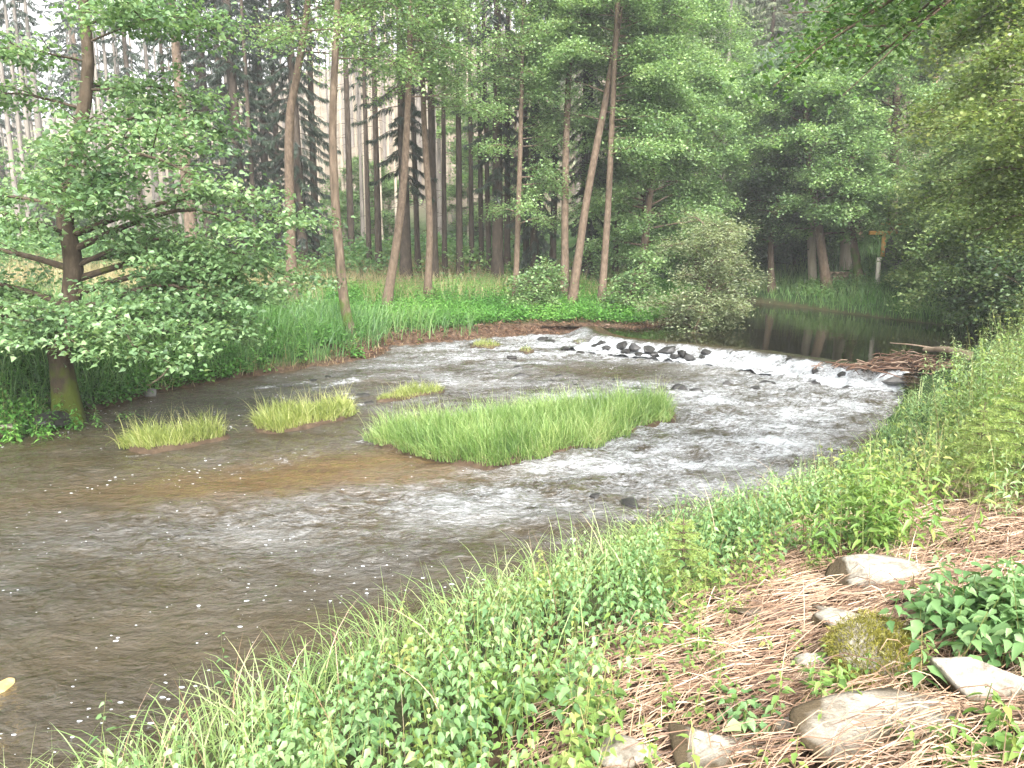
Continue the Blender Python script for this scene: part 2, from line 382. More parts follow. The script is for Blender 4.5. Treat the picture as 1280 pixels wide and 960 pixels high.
def water_mat(name, calm):
    m, nt, out = nodes(name); L = nt.links.new
    tc = nd(nt, 'ShaderNodeTexCoord')
    mp = nd(nt, 'ShaderNodeMapping'); mp.inputs['Rotation'].default_value = (0, 0, math.radians(-50)); mp.inputs['Scale'].default_value = (0.55, 1.0, 1.0)
    L(tc.outputs['Object'], mp.inputs[0])
    def nz(s, d=4.0, r=0.6, vec=mp.outputs[0], dist=0.0):
        n = nd(nt, 'ShaderNodeTexNoise', i_Scale=s, i_Detail=d, i_Roughness=r, i_Distortion=dist); L(vec, n.inputs['Vector']); return n.outputs['Fac']
    p = nd(nt, 'ShaderNodeBsdfPrincipled', i_Roughness=0.03, i_IOR=1.333); p.inputs['Specular IOR Level'].default_value = 0.5 if calm else 1.0
    def math_(op, a, b, clamp=False):
        n = nd(nt, 'ShaderNodeMath', operation=op, use_clamp=clamp)
        for k, v in enumerate((a, b)):
            if isinstance(v, (int, float)): n.inputs[k].default_value = v
            else: L(v, n.inputs[k])
        return n.outputs[0]
    if calm:
        p.inputs['Base Color'].default_value = (.012, .011, .006, 1)
        bp = nd(nt, 'ShaderNodeBump', i_Strength=0.25, i_Distance=0.006); L(nz(5.0, 3.0), bp.inputs['Height'])
        L(bp.outputs[0], p.inputs['Normal']); L(p.outputs[0], out.inputs['Surface']); return m
    sh = nd(nt, 'ShaderNodeAttribute', attribute_name='shoal'); fo = nd(nt, 'ShaderNodeAttribute', attribute_name='foam_glint'); ru = nd(nt, 'ShaderNodeAttribute', attribute_name='rough'); sp = nd(nt, 'ShaderNodeAttribute', attribute_name='speck')
    deep = ramp(nt, [(0.3, (.024, .018, .009)), (0.7, (.046, .034, .017))], nz(0.9))
    sand = ramp(nt, [(0.3, (.055, .032, .013)), (0.7, (.10, .062, .026))], nz(2.5))
    mx = nd(nt, 'ShaderNodeMix', data_type='RGBA'); L(sh.outputs['Fac'], mx.inputs['Factor']); L(deep.outputs[0], mx.inputs['A']); L(sand.outputs[0], mx.inputs['B'])
    # foam: white bubbles where the water tumbles, broken into streaks
    f1 = math_('ADD', math_('MULTIPLY', fo.outputs['Fac'], 0.62), math_('ADD', math_('MULTIPLY', nz(4.0, 4.0, 0.6, dist=1.2), .35), math_('MULTIPLY', nz(17.0, 8.0, 0.75, dist=0.5), .65)))
    fr = nd(nt, 'ShaderNodeMapRange', i_1=0.70, i_2=0.98); L(f1, fr.inputs[0])
    # drifting bubble specks
    vo = nd(nt, 'ShaderNodeTexVoronoi', i_Scale=12.0); vo.inputs['Randomness'].default_value = 1.0
    nm = nd(nt, 'ShaderNodeMapping'); nm.inputs['Rotation'].default_value = (0, 0, math.radians(-50)); nm.inputs['Scale'].default_value = (0.8, 1.5, 1.0); L(tc.outputs['Object'], nm.inputs[0]); L(nm.outputs[0], vo.inputs['Vector'])
    cl = nz(1.1, 4.0, 0.6)
    sepc = nd(nt, 'ShaderNodeSeparateColor'); L(vo.outputs['Color'], sepc.inputs[0])
    rad = math_('MULTIPLY', math_('MULTIPLY', math_('SUBTRACT', cl, 0.41, True), 1.25), math_('MULTIPLY', sp.outputs['Fac'], math_('POWER', sepc.outputs[0], 2.0)))
    dots = math_('LESS_THAN', vo.outputs['Distance'], rad)
    glint_map = nd(nt, 'ShaderNodeMapRange', i_1=0.44, i_2=0.66); L(math_('ADD', math_('ADD', math_('MULTIPLY', nz(24.0, 6.0, 0.72, dist=0.3), .40), math_('MULTIPLY', nz(7.0, 4.0, 0.65, dist=0.3), .25)), math_('MULTIPLY', nz(1.1, 3.0, 0.6), .35)), glint_map.inputs[0])
    aer_glint = math_('MULTIPLY', math_('MULTIPLY', glint_map.outputs[0], math_('POWER', ru.outputs['Fac'], 1.8)), 0.95)  # sky glints painted into the riffle's colour, together with aerated white
    foam_glint = math_('MAXIMUM', math_('MAXIMUM', fr.outputs[0], aer_glint), dots, True)  # bubbles and painted sky glints share one pale mix
    m2 = nd(nt, 'ShaderNodeMix', data_type='RGBA'); L(foam_glint, m2.inputs['Factor']); L(mx.outputs['Result'], m2.inputs['A']); m2.inputs['B'].default_value = (.60, .635, .67, 1)
    L(m2.outputs['Result'], p.inputs['Base Color'])
    rr = nd(nt, 'ShaderNodeMapRange', i_3=0.04, i_4=0.7); L(foam_glint, rr.inputs[0]); L(rr.outputs[0], p.inputs['Roughness'])
    h = math_('ADD', math_('MULTIPLY', nz(5.0, 5.0, 0.62, dist=0.35), 1.0), math_('MULTIPLY', nz(14.0, 5.0, 0.65, dist=0.3), 0.5))
    bs = nd(nt, 'ShaderNodeMapRange', i_3=0.5, i_4=1.0); L(ru.outputs['Fac'], bs.inputs[0])
    bp = nd(nt, 'ShaderNodeBump', i_Distance=0.2); L(bs.outputs[0], bp.inputs['Strength']); L(h, bp.inputs['Height'])
    L(bp.outputs[0], p.inputs['Normal']); L(p.outputs[0], out.inputs['Surface']); return m
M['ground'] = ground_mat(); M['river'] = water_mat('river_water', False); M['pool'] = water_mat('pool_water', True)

# ------------------------------------------------------------------ terrain
def axis(a, b, fine, lo, hi, grow=1.16):
    c = list(np.arange(a, b + 1e-6, fine)); s = fine; x = b
    while x < hi: s = min(s * grow, 14); x += s; c.append(x)
    s = fine; x = a; pre = []
    while x > lo: s = min(s * grow, 14); x -= s; pre.append(x)
    return np.array(pre[::-1] + c)
def grid_faces(nx, ny):
    i = np.arange(nx - 1)[:, None] * ny; j = np.arange(ny - 1)[None, :]
    return np.stack([i + j, i + ny + j, i + ny + j + 1, i + j + 1], -1).reshape(-1, 4)
gx = axis(-14, 19, 0.17, -420, 420); gy = axis(-1, 38, 0.17, -120, 430)
X, Y = np.meshgrid(gx, gy, indexing='ij'); Z = H(X, Y)
g = Geo(); g.add(np.stack([X, Y, Z], -1).reshape(-1, 3), grid_faces(len(gx), len(gy)))
ground = g.build('ground', M['ground'], smooth=True); tag(ground, kind='structure')
dn, dl, df, lo, po = river_info(X, Y)
def set_attr(o, name, val):
    a = o.data.attributes.new(name, 'FLOAT', 'POINT'); a.data.foreach_set('value', np.asarray(val, np.float32).ravel())
set_attr(ground, 'green', np.where((dl < dn) | (df < dn), np.where(df < dl, sstep(-.1, .2, df), np.where(Y < 20.5, sstep(.1, .4, dl), sstep(.35, 1.0, dl))), 0.55 * (1 - sstep(1.5, 2.6, dn)) + 0.5 * sstep(6, 9, Y)))
set_attr(ground, 'hill', sstep(3.0, 9, hillq(X, Y)))
set_attr(ground, 'bed', (lo | po) * 1.0)

# ------------------------------------------------------------------ water
WEIRA = np.array(WEIR)
st = 0.055
xs = np.arange(-17, 12, st); ys = np.arange(-3, 26.5, st)
X, Y = np.meshgrid(xs, ys, indexing='ij')
dn, dl, df, lo, po = river_info(X, Y); dw = dist_poly(X, Y, WEIR)
keep = lo | ((np.minimum(dn, dl) < 0.5) & ~po) | ((dw < 0.1))
# turbulence: strong under the weir and down the right-hand channel, dying out to the lower left
pxv = 640 + FPX * X / np.maximum(Y * CT + (CAMZ) * ST, 0.5)
riff = np.clip(1.15 - dw / 11.0, 0, 1)
sh_pool = np.exp(-(((X - W(790, 470)[0]) / 2.3) ** 2 + ((Y - W(790, 462)[1]) / 1.7) ** 2))
chan = np.exp(-(np.minimum(dn, 9) - 2.2) ** 2 / 9.0) * sstep(5.5, 12, Y)
shoal_c = W(400, 595); shoal_d = np.hypot((X - shoal_c[0]) * 0.78 + (Y - shoal_c[1]) * 0.3, ((Y - shoal_c[1]) * 0.95 - (X - shoal_c[0]) * 0.3) * 2.6)
shoal = np.exp(-(shoal_d / 2.4) ** 2) + 0.55 * np.exp(-(((X - W(520, 580)[0]) / 1.5) ** 2 + ((Y - W(520, 575)[1]) / .9) ** 2)) + 0.25 * np.exp(-np.minimum(dn, dl) / 0.5)
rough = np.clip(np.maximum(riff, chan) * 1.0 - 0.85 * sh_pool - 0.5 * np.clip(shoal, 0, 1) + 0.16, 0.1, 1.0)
fl = np.array([-0.62, -0.78]); u = X * fl[0] + Y * fl[1]; v = -X * fl[1] + Y * fl[0]
wv = (fbm(u * 1.6, v * 1.0, 21, 2) - 0.5) * 1.2 + (fbm(u * 4.2 + fbm(X * .9, Y * .9, 4) * 3, v * 2.6, 33, 3) - 0.5) + 0.45 * (1 - 2 * np.abs(fbm(u * 3.3, v * 2.2, 55, 3) - 0.5)) ** 6
Zw = wv * (0.030 + 0.075 * rough ** 1.3)
drop = sstep(0.0, 1.2, dw); Zw = Zw + (1 - drop) * 0.02
# real boulders of the riffle throw up short white tails
RST = [(455, 494, .30), (462, 503, .22), (440, 490, .2), (655, 470, .42), (645, 460, .3), (690, 478, .3), (720, 482, .26), (800, 487, .34), (826, 486, .3), (850, 486, .45), (872, 489, .3), (945, 486, .3), (990, 487, .22), (960, 479, .3), (1060, 485, .3), (680, 424, .42), (688, 428, .5), (640, 447, .3), (625, 455, .25), (705, 437, .42), (725, 441, .3), (588, 442, .25), (910, 478, .25), (1020, 480, .25), (770, 475, .2), (700, 470, .22), (392, 476, .25), (410, 471, .2), (360, 482, .2), (745, 620, .2), (790, 628, .3)]
foam_glint = 0.95 * np.exp(-np.maximum(dw - 0.3 - 1.1 * fbm(X * .8, Y * .8, 8), 0) / 0.8) * sstep(735, 800, pxv)
foam_glint = np.maximum(foam_glint, 0.42 * riff ** 1.5 * (0.35 + 0.9 * fbm(X * 0.7, Y * 0.7, 91)) * (1 - .6 * sh_pool))
for (sx, sy, sr) in RST[:-2]:
    c = W(sx, sy)[:2]; du = (X - c[0]) * fl[0] + (Y - c[1]) * fl[1]; dv = -(X - c[0]) * fl[1] + (Y - c[1]) * fl[0]
    foam_glint = np.maximum(foam_glint, 0.42 * np.exp(-(dv / (0.6 * sr + .1)) ** 2) * np.exp(-np.abs(du - sr) / (0.5 + sr)) * (du > -sr * 1.2))
for (sx, sy, wx, wy, am) in [(500, 540, 2.2, .35, .36), (430, 478, 1.6, .35, .45), (360, 575, 1.6, .4, .34), (200, 545, 1.0, .3, .34), (220, 560, .9, .12, .55), (340, 482, 1.4, .3, .4), (560, 478, 2.2, .6, .40), (700, 590, 2.0, .8, .25), (830, 585, 2.0, .8, .27), (1000, 520, 2.5, 1.0, .3), (930, 500, 2.5, .8, .3)]:
    c = W(sx, sy); du = (X - c[0]) * fl[0] + (Y - c[1]) * fl[1]; dv = -(X - c[0]) * fl[1] + (Y - c[1]) * fl[0]
    foam_glint = np.maximum(foam_glint, am * np.exp(-(du / wx) ** 2 - (dv / wy) ** 2))
speck = np.clip(1.0 - 0.5 * rough + 0.8 * sh_pool, 0, 1)
idx = np.full(X.shape, -1); fq = grid_faces(len(xs), len(ys)); kf = keep.ravel()[fq].all(1); fq = fq[kf]
used = np.unique(fq); re = np.full(X.size, -1); re[used] = np.arange(len(used))
g = Geo(); g.add(np.stack([X, Y, Zw], -1).reshape(-1, 3)[used], re[fq])
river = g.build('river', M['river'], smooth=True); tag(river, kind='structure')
for nme, val in (('shoal', np.clip(shoal, 0, 1)), ('foam_glint', foam_glint), ('rough', rough), ('speck', speck)): set_attr(river, nme, val.ravel()[used])

# pool above the weir
xs = np.arange(1, 24, 0.12); ys = np.arange(15, 48, 0.12)
X, Y = np.meshgrid(xs, ys, indexing='ij'); dn, dl, df, lo, po = river_info(X, Y); dw = dist_poly(X, Y, WEIR)
keep = po | ((np.minimum(np.minimum(dn, dl), df) < 0.45) & ~lo & (dw > 0.3))
Zp = PZ + (fbm(X * 1.5, Y * 1.5, 3) - 0.5) * 0.004
fq = grid_faces(len(xs), len(ys)); fq = fq[keep.ravel()[fq].all(1)]; used = np.unique(fq); re = np.full(X.size, -1); re[used] = np.arange(len(used))
g = Geo(); g.add(np.stack([X, Y, Zp], -1).reshape(-1, 3)[used], re[fq]); pool = g.build('pool', M['pool'], smooth=True); tag(pool, kind='structure')

# water tumbling over the weir: a broken sheet from the pool lip down to the river
wl = spline([(*p, 0) for p in WEIR], 260)[:, :2]
tang = norm(np.gradient(wl, axis=0)); nrm = np.stack([tang[:, 1], -tang[:, 0]], 1)
if np.mean(nrm[:, 1]) > 0: nrm = -nrm
q = np.linspace(-0.35, 1.5, 34)
A = np.arange(260)[:, None]; U = q[None, :]
lip = 0.25 * (fbm(np.linspace(0, 14, 260), np.zeros(260), 6) - .5)
P2 = wl[:, None, :] + nrm[:, None, :] * (U + lip[:, None])[..., None]
zprof = PZ * (1 - sstep(0.0, 1.0, U - 0.06 * np.sin(A * .2))) + 0.008
jag = (fbm(P2[..., 0] * 3, P2[..., 1] * 3, 12) - .5) * 0.24 * sstep(0.0, 0.5, U) + (fbm(P2[..., 0] * 8, P2[..., 1] * 8, 13) - .5) * 0.12 * sstep(0.0, 0.3, U)
step_ = 0.10 * (np.floor(fbm(P2[..., 0] * 1.1, P2[..., 1] * 1.1, 45) * 5) / 5 - .5) * sstep(0, .3, U) * (1 - sstep(.8, 1.3, U))
zz = np.where(U < 0, PZ + 0.006, zprof + (jag + step_) * sstep(0, 24, A) + .02)
g = Geo(); g.add(np.concatenate([P2, zz[..., None]], -1).reshape(-1, 3), grid_faces(260, 34))
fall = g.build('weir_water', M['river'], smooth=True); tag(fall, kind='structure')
along = np.linspace(0, 1, 260)[:, None] + 0 * U
set_attr(fall, 'foam_glint', np.clip((0.12 + 0.22 * sstep(0.01, .1, along) + 0.26 * sstep(0.04, 0.2, along)) * sstep(-0.02, 0.4, U) + 0.55 * (fbm(P2[..., 0] * 2.2, P2[..., 1] * 2.2, 77) - .5), 0, 1) * (U > 0) * (1 - .8 * sstep(1.0, 1.5, U) * 0)); set_attr(fall, 'shoal', 0 * along); set_attr(fall, 'rough', 0.8 * sstep(0, .3, U) + 0 * along); set_attr(fall, 'speck', 0 * along)

# ------------------------------------------------------------------ stones
import bmesh
_ico = {}
def ico(sub):
    if sub not in _ico:
        bm = bmesh.new(); bmesh.ops.create_icosphere(bm, subdivisions=sub, radius=1)
        V = np.array([v.co[:] for v in bm.verts]); F = np.array([[v.index for v in f.verts] for f in bm.faces]); bm.free(); _ico[sub] = (V, F)
    return _ico[sub]
def stone_geo(size, seed, cuts=9, sub=4, rough=0.10, rot=0):
    rng = np.random.default_rng(seed); V, F = ico(sub); V = V.copy()
    for k in range(cuts):
        n = norm(rng.normal(size=3)); d = rng.uniform(0.42, 0.8)
        s = V @ n; V = V - np.maximum(s - d, 0)[:, None] * n[None, :]
    n3 = fbm(V[:, 0] * 2.2 + seed, V[:, 1] * 2.2 + V[:, 2] * 1.7, seed, 4) - .5
    V = V * (1 + rough * 2 * n3)[:, None]
    V = V * np.array(size) / 2 / 0.8
    c, s_ = math.cos(rot), math.sin(rot)
    V = np.stack([V[:, 0] * c - V[:, 1] * s_, V[:, 0] * s_ + V[:, 1] * c, V[:, 2]], 1)
    g = Geo(); g.add(V, F); return g
def stone(name, label, cat, loc, size, seed, mat, rot=0.0, group=None, cuts=9, tilt=(0, 0)):
    g = stone_geo(size, seed, cuts=cuts, rot=rot)
    o = g.build(name, M[mat], smooth=False); o.location = tuple(loc); o.rotation_euler = (tilt[0], tilt[1], 0)
    return tag(o, label, cat, group)

weir_px = [(752, 429, .5, .34), (776, 432, .55, .4), (792, 435, .5, .36), (811, 437, .6, .4), (824, 432, .45, .34), (836, 437, .62, .36), (852, 441, .5, .34), (866, 437, .55, .42), (884, 441, .42, .3), (917, 443, .42, .28), (937, 445, .4, .28), (986, 453, .42, .36), (1003, 453, .62, .34), (1019, 462, .26, .3), (1040, 461, .36, .24), (1071, 463, .5, .26), (1088, 467, .55, .25)]
ordn = ['first', 'second', 'third', 'fourth', 'fifth', 'sixth', 'seventh', 'eighth', 'ninth', 'tenth', 'eleventh', 'twelfth', 'thirteenth', 'fourteenth', 'fifteenth', 'sixteenth', 'seventeenth']
for i, (px, py, w, hh) in enumerate(weir_px):
    p = W(px, py, 0.18)
    lab = ('first dark wet boulder of the weir, beside the brown left bank' if i == 0 else
           'last grey boulder of the weir, beside the driftwood heap' if i == len(weir_px) - 1 else
           '%s dark wet boulder in the weir counting from the left bank' % ordn[i])
    stone('weir_boulder', lab, 'boulder', (p[0], p[1], .17), (w * .95, w * .65, hh * .72), 100 + i, 'stone_wet' if i < 15 else 'stone_grey', rot=i * 1.3, group='boulders of the weir', cuts=16)
low_px = [(760, 436, .3), (783, 440, .36), (800, 443, .3), (817, 444, .4), (843, 446, .34), (859, 446, .4), (878, 447, .3), (900, 446, .26), (960, 452, .3), (1030, 466, .34), (1052, 470, .3), (745, 433, .3)]
for i, (px, py, w) in enumerate(low_px):
    p = W(px, py, 0.08)
    lab = 'small dark stone where the weir meets the brown bank, below the first boulder' if i == 11 else '%s small broken stone below the weir crest counting from the left bank' % ordn[i]
    stone('weir_stone', lab, 'stone', (p[0], p[1], .08), (w, w * .7, w * .6), 500 + i, 'stone_wet', rot=i * 1.7, group='small stones under the weir crest', cuts=16)
rlab = {0: 'dark riffle stone off the right tip of the yellow grass tuft', 1: 'lower dark stone beside the yellow grass tuft tip', 2: 'small dark stone above the right end of the yellow grass tuft', 3: 'broad dark stone in white water above the large grass island', 4: 'dark stone upstream of the broad riffle stone mid river', 5: 'dark stone right of the broad riffle stone mid river', 6: 'low dark stone at the upper edge of the still brown water', 7: 'left stone of the row behind the large grass island', 8: 'second stone of the row behind the large grass island', 9: 'widest stone of the row behind the large grass island', 10: 'right stone of the row behind the large grass island', 11: 'dark stone in glittering riffle right of the island row', 12: 'small stone in glittering riffle farthest right below the falls', 13: 'flat stone just under the white water of the weir', 14: 'dark stone in the riffle near the driftwood heap', 15: 'dark stone above the left end of the weir near the brown bank', 16: 'large dark stone below the brown soil bank left of the weir', 17: 'dark stone in the riffle below the small mossy islet', 18: 'smallest dark stone in the riffle below the mossy islet', 19: 'dark stone beside the weir foot at its left end', 20: 'dark stone between the mossy islet and the weir foot', 21: 'lone dark stone in the riffle left of the mossy islet', 22: 'stone under the middle of the white falls', 23: 'stone below the right third of the white falls', 24: 'tiny stone in the still brown water below the falls', 25: 'small stone left of the still brown water below the falls', 26: 'dark stone at the foot of the left grassy bank', 27: 'small dark stone right of another at the left bank foot', 28: 'left stone at the foot of the grassy left bank', 29: 'small stone in the near riffle right of the large island', 30: 'brown rubble stone by the near bank beside the spruce sapling'}
for i, (px, py, w) in enumerate(RST):
    p = W(px, py, .0)
    stone('river_stone', rlab[i], 'stone', (p[0], p[1], -.01), (w * 1.05, w * .75, w * .42), 200 + i, 'stone_wet', rot=i * .9, group='stones in the riffle')
# bank stones near the camera
bank_px = [(1125, 724, .60, .40, .20, 'stone_white', 'white rounded boulder behind the nettles at right, topmost of the pale stones'),
           (1068, 782, .40, .27, .14, 'stone_white', 'pale stone between the white boulder and the mossy block'),
           (1105, 836, .48, .34, .27, 'stone', 'yellow moss covered stone block in the lower right'),
           (1112, 915, .56, .46, .12, 'stone', 'large grey slab lying below the mossy block'),
           (1250, 866, .55, .34, .2, 'stone', 'long brown grey stone under the big nettle clump'),
           (1016, 836, .2, .15, .12, 'stone_white', 'small pale stone left of the mossy block'),
           (992, 917, .3, .18, .12, 'stone', 'grey stone left of the large slab'),
           (905, 950, .42, .27, .13, 'stone_white', 'pale stone at the bottom edge among the dry stalks'),
           (785, 952, .28, .2, .15, 'stone', 'rounded stone at the bottom edge, leftmost of the bank stones'),
           (735, 822, .30, .17, .08, 'stone_white', 'low pale stone at the left edge of the dry stalks'),
           (846, 789, .16, .08, .06, 'stone_white', 'small white stone amid the dry stalks'),
           (1128, 688, .36, .2, .12, 'stone', 'flat grey stone directly behind the white boulder'),
           (1045, 765, .3, .17, .09, 'stone_white', 'small white stone upper left of the mossy block'),
           (955, 765, .3, .17, .07, 'stone', 'low grey stone half buried in dry stalks')]
for i, (px, py, w, dd, hh, mt, lab) in enumerate(bank_px):
    p = ground_hit(px, py + 6)
    o = stone('bank_stone', lab, 'stone', (p[0], p[1], p[2] + hh * .06), (w * 1.28, dd * 1.28, hh * 1.0), 300 + i, mt, rot=i * .7, group='stones on the near bank', cuts=12)
    if 'moss covered' in lab:
        me = o.data; V = np.array([v.co[:] for v in me.vertices]); N = np.array([v.normal[:] for v in me.vertices])
        s = (N[:, 1] < .5) & (V[:, 2] > -.05)
        P = np.repeat(V[s], 45, 0); Nn = np.repeat(N[s], 45, 0); P = P + RNG.normal(0, .012, P.shape)
        gg = Geo(); d = norm(Nn + RNG.normal(0, .5, P.shape) + [0, 0, -.2]); leaves(gg, P, d, norm(RNG.normal(size=P.shape)), RNG.uniform(.014, .04, len(P)), .004, RNG.random(len(P)))
        gg.build('moss', M['moss'], o)
p = W(4, 538, .1); stone('bank_rock', 'pale flat rock at the water edge below the left alder', 'rock', (p[0], p[1], .1), (.42, .3, .22), 401, 'stone', rot=.4)
p = W(66, 522, .2); stone('bank_rock', 'mossy dark rock under the roots of the left alder', 'rock', (p[0], p[1], .12), (.6, .4, .3), 402, 'stone_wet', rot=.9)
p = W(190, 492, .05); stone('bank_rock', 'small grey rock at the left bank foot beside a fallen stick', 'rock', (p[0], p[1], .05), (.32, .22, .2), 403, 'stone_grey')
p = W(2, 862, 0); stone('sunken_rock', 'ochre rock showing through shallow water at the left edge', 'rock', (p[0], p[1], -.02), (.17, .22, .12), 404, 'stone_ochre')
# mossy islet and grassy islets near the weir get their tufts below

# driftwood heap at the weir's right end
dh = W(1135, 458, .35)
t = thing('driftwood_heap', 'brown heap of twigs and driftwood at the right end of the weir', 'driftwood', (dh[0], dh[1], .25))
g = Geo(); rng = np.random.default_rng(5)
for k in range(420):
    c = rng.normal(0, 1, 3) * [.75, .32, .10] + [0, 0, .12]; c[2] = max(c[2], -.1) * (1 - min(abs(c[0]) / 2, .7)) + .05
    a = rng.normal(0.3, .6); L = rng.uniform(.15, .7); d = np.array([math.cos(a), math.sin(a), rng.normal(0, .18)])
    tube(g, np.array([c - d * L / 2, c + [0, 0, .03], c + d * L / 2]), [.012, .014, .006], 4, rng.random())
g.build('twigs', M['litter'], t)
g = Geo(); e0 = W(1155, 437, .55) - [dh[0], dh[1], .25]; e1 = W(1212, 444, .6) - [dh[0], dh[1], .25]
tube(g, spline([e0, (e0 + e1) / 2 + [0, 0, .06], e1], 10), np.linspace(.05, .11, 10), 8, .5, .2); tube(g, spline([e0 + [.3, 0, .02], e0 + [-.2, .1, .1], e0 + [-.75, .2, .14]], 8), np.linspace(.03, .012, 8), 6)
g.build('log', M['deadwood'], t)
for i, (px, py, w) in enumerate([(1102, 466, .75), (1118, 473, .8), (1150, 480, .55)]):
    p = W(px, py, .2); stone('slate_slab', ['grey slate slab at the right end of the weir crest', 'larger grey slate slab under the driftwood heap', 'low grey slate slab below the driftwood heap'][i], 'slab', (p[0], p[1], .2 - .05 * i), (w, w * .7, .22), 420 + i, 'stone_grey', rot=i, cuts=14)

# ------------------------------------------------------------------ trees
def broadleaf(name, label, cat, base, trunk, r0, leafmat, barkmat, nleaf, leaf=0.10, limb_from=0.25, nlimb=26, length=3.2, shape='oval', rise=0.5, droop=0.5, seed=0, side=None, group=None, extra=(), flat=0.14, asp=0.8, twigs=8, r_top=0.03, near=False, spread=.22):
    """tapered trunk, curved limbs with side twigs, leaves in flat sprays along the twigs"""
    rng = np.random.default_rng(seed)
    base = np.asarray(base, float); t = thing(name, label, cat, base, group)
    tr = spline(np.asarray(trunk, float) - base, 22); u = np.linspace(0, 1, 22)
    rad = r0 * (1 - u) ** 0.8 + r_top; rad[0] *= 1.45; rad[1] *= 1.12
    g = Geo(); tube(g, tr, rad, 10, .5, .12, rng)
    hh = np.concatenate([[0], np.cumsum(np.linalg.norm(np.diff(tr, axis=0), axis=1))]); total = hh[-1]
    tw0, tw1, tww = [], [], []
    limbs = []
    for k in range(nlimb):
        s = limb_from + (1 - limb_from) * ((k + rng.random()) / nlimb) ** 0.9
        i = min(int(s * 21), 20); f = s * 21 - i; o = tr[i] * (1 - f) + tr[i + 1] * f
        az = k * 2.399 + rng.normal(0, .35)
        if side is not None and rng.random() < .45: az = side + rng.normal(0, .6)
        v = (s - limb_from) / (1 - limb_from)
        prof = {'oval': math.sin(PI * (0.18 + 0.77 * v)) ** .8, 'cone': 1.05 - v * .85, 'column': .85 - .25 * v, 'dome': math.sqrt(max(1.02 - v * v, 0.05))}[shape]
        Ln = length * prof * rng.uniform(.75, 1.2)
        limbs.append((o, az, Ln, max(r0 * (1 - s) * .45, .018), rise * rng.uniform(-.1, 1.7)))
    for (s, az, Ln, rs) in extra:
        i = min(int(s * 21), 20); f = s * 21 - i
        limbs.append((tr[i] * (1 - f) + tr[i + 1] * f, az, Ln, max(r0 * .38, .02), rs))
    for (o, az, Ln, rl, rs) in limbs:
        d = np.array([math.cos(az), math.sin(az), 0]); sd = np.array([-d[1], d[0], 0]); bow = rng.normal(0, .12) * Ln
        pts = np.array([o, o + d * Ln * .33 + [0, 0, Ln * .33 * rs] + sd * bow * .5, o + d * Ln * .68 + [0, 0, Ln * (.5 * rs)] + sd * bow, o + d * Ln + [0, 0, Ln * (.5 * rs - .3 * droop)] + sd * bow * .6])
        lp = spline(pts, 10); tube(g, lp, np.linspace(rl, .008, 10), 5)
        for q in range(twigs):
            w = .22 + .78 * (q + rng.random()) / twigs; i = min(int(w * 9), 8); f = w * 9 - i
            p = lp[i] * (1 - f) + lp[i + 1] * f; sg = 1 if q % 2 else -1
            a2 = az + sg * rng.uniform(.5, 1.2); tl = Ln * rng.uniform(.18, .38) * (1.15 - .5 * w) + .15
            e = p + np.array([math.cos(a2), math.sin(a2), rng.normal(.02, .34) - .12 * droop]) * tl
            tube(g, np.array([p, (p + e) / 2 + [0, 0, .03 * tl], e]), [.011, .008, .004], 3)
            tw0.append(p); tw1.append(e); tww.append(tl)
        tw0.append(lp[6]); tw1.append(lp[9] + d * .15); tww.append(Ln * .35)
    tw0, tw1, tww = np.array(tw0), np.array(tw1), np.array(tww); 
    # some twigs carry thick sprays and some nearly none, so the crown has gaps
    wt = tww * rng.choice([.25, 1.0, 1.6], len(tww), p=[.25, .45, .3]); pr = wt / wt.sum()
    k = rng.choice(len(tw0), nleaf, p=pr); s = rng.uniform(.1, 1.08, nleaf)[:, None]
    sp = spread * np.sqrt(length / 3)
    P = tw0[k] * (1 - s) + tw1[k] * s + rng.normal(0, 1, (nleaf, 3)) * np.array([sp, sp, flat])
    N = norm(np.array([0, 0, 1.0]) + rng.normal(0, .62, (nleaf, 3))); az = rng.random(nleaf) * 2 * PI
    T = np.stack([np.cos(az), np.sin(az), rng.normal(-.25, .25, nleaf)], 1)
    Ls = leaf * rng.uniform(.65, 1.25, nleaf); rn = np.clip(rng.normal(.45, .2, nleaf) + rng.normal(0, .1, len(tw0))[k], 0, 1)
    gl = Geo()
    if near: big_leaves(gl, P, T, N, Ls, Ls * asp, rn)
    else: leaves(gl, P, T, N, Ls, Ls * asp, rn)
    to = g.build('trunk', M[barkmat], t, smooth=True); gl.build('crown', M[leafmat], t)
    return t

def trunk_px(pts, top_h, y=None, base=None):
    """trunk path through picture points taken at the depth of the base, carried on above the frame"""
    b = ground_hit(*pts[0]) if base is None else base
    P = [b] + [at_depth(px, py, b[1]) for px, py in pts[1:]]
    d = P[-1] - P[-2]; d = d / np.linalg.norm(d)
    d = norm(d + np.array([0, 0, 0.6])); rest = top_h - (P[-1][2] - b[2])
    if rest > 0.5: P.append(P[-1] + d * rest * .5); P.append(P[-1] + norm(d + np.array([0, 0, .5])) * rest * .5)
    return b, np.array(P)
def wpx(w, b): return max(w * b[1] / FPX / 2, .04)

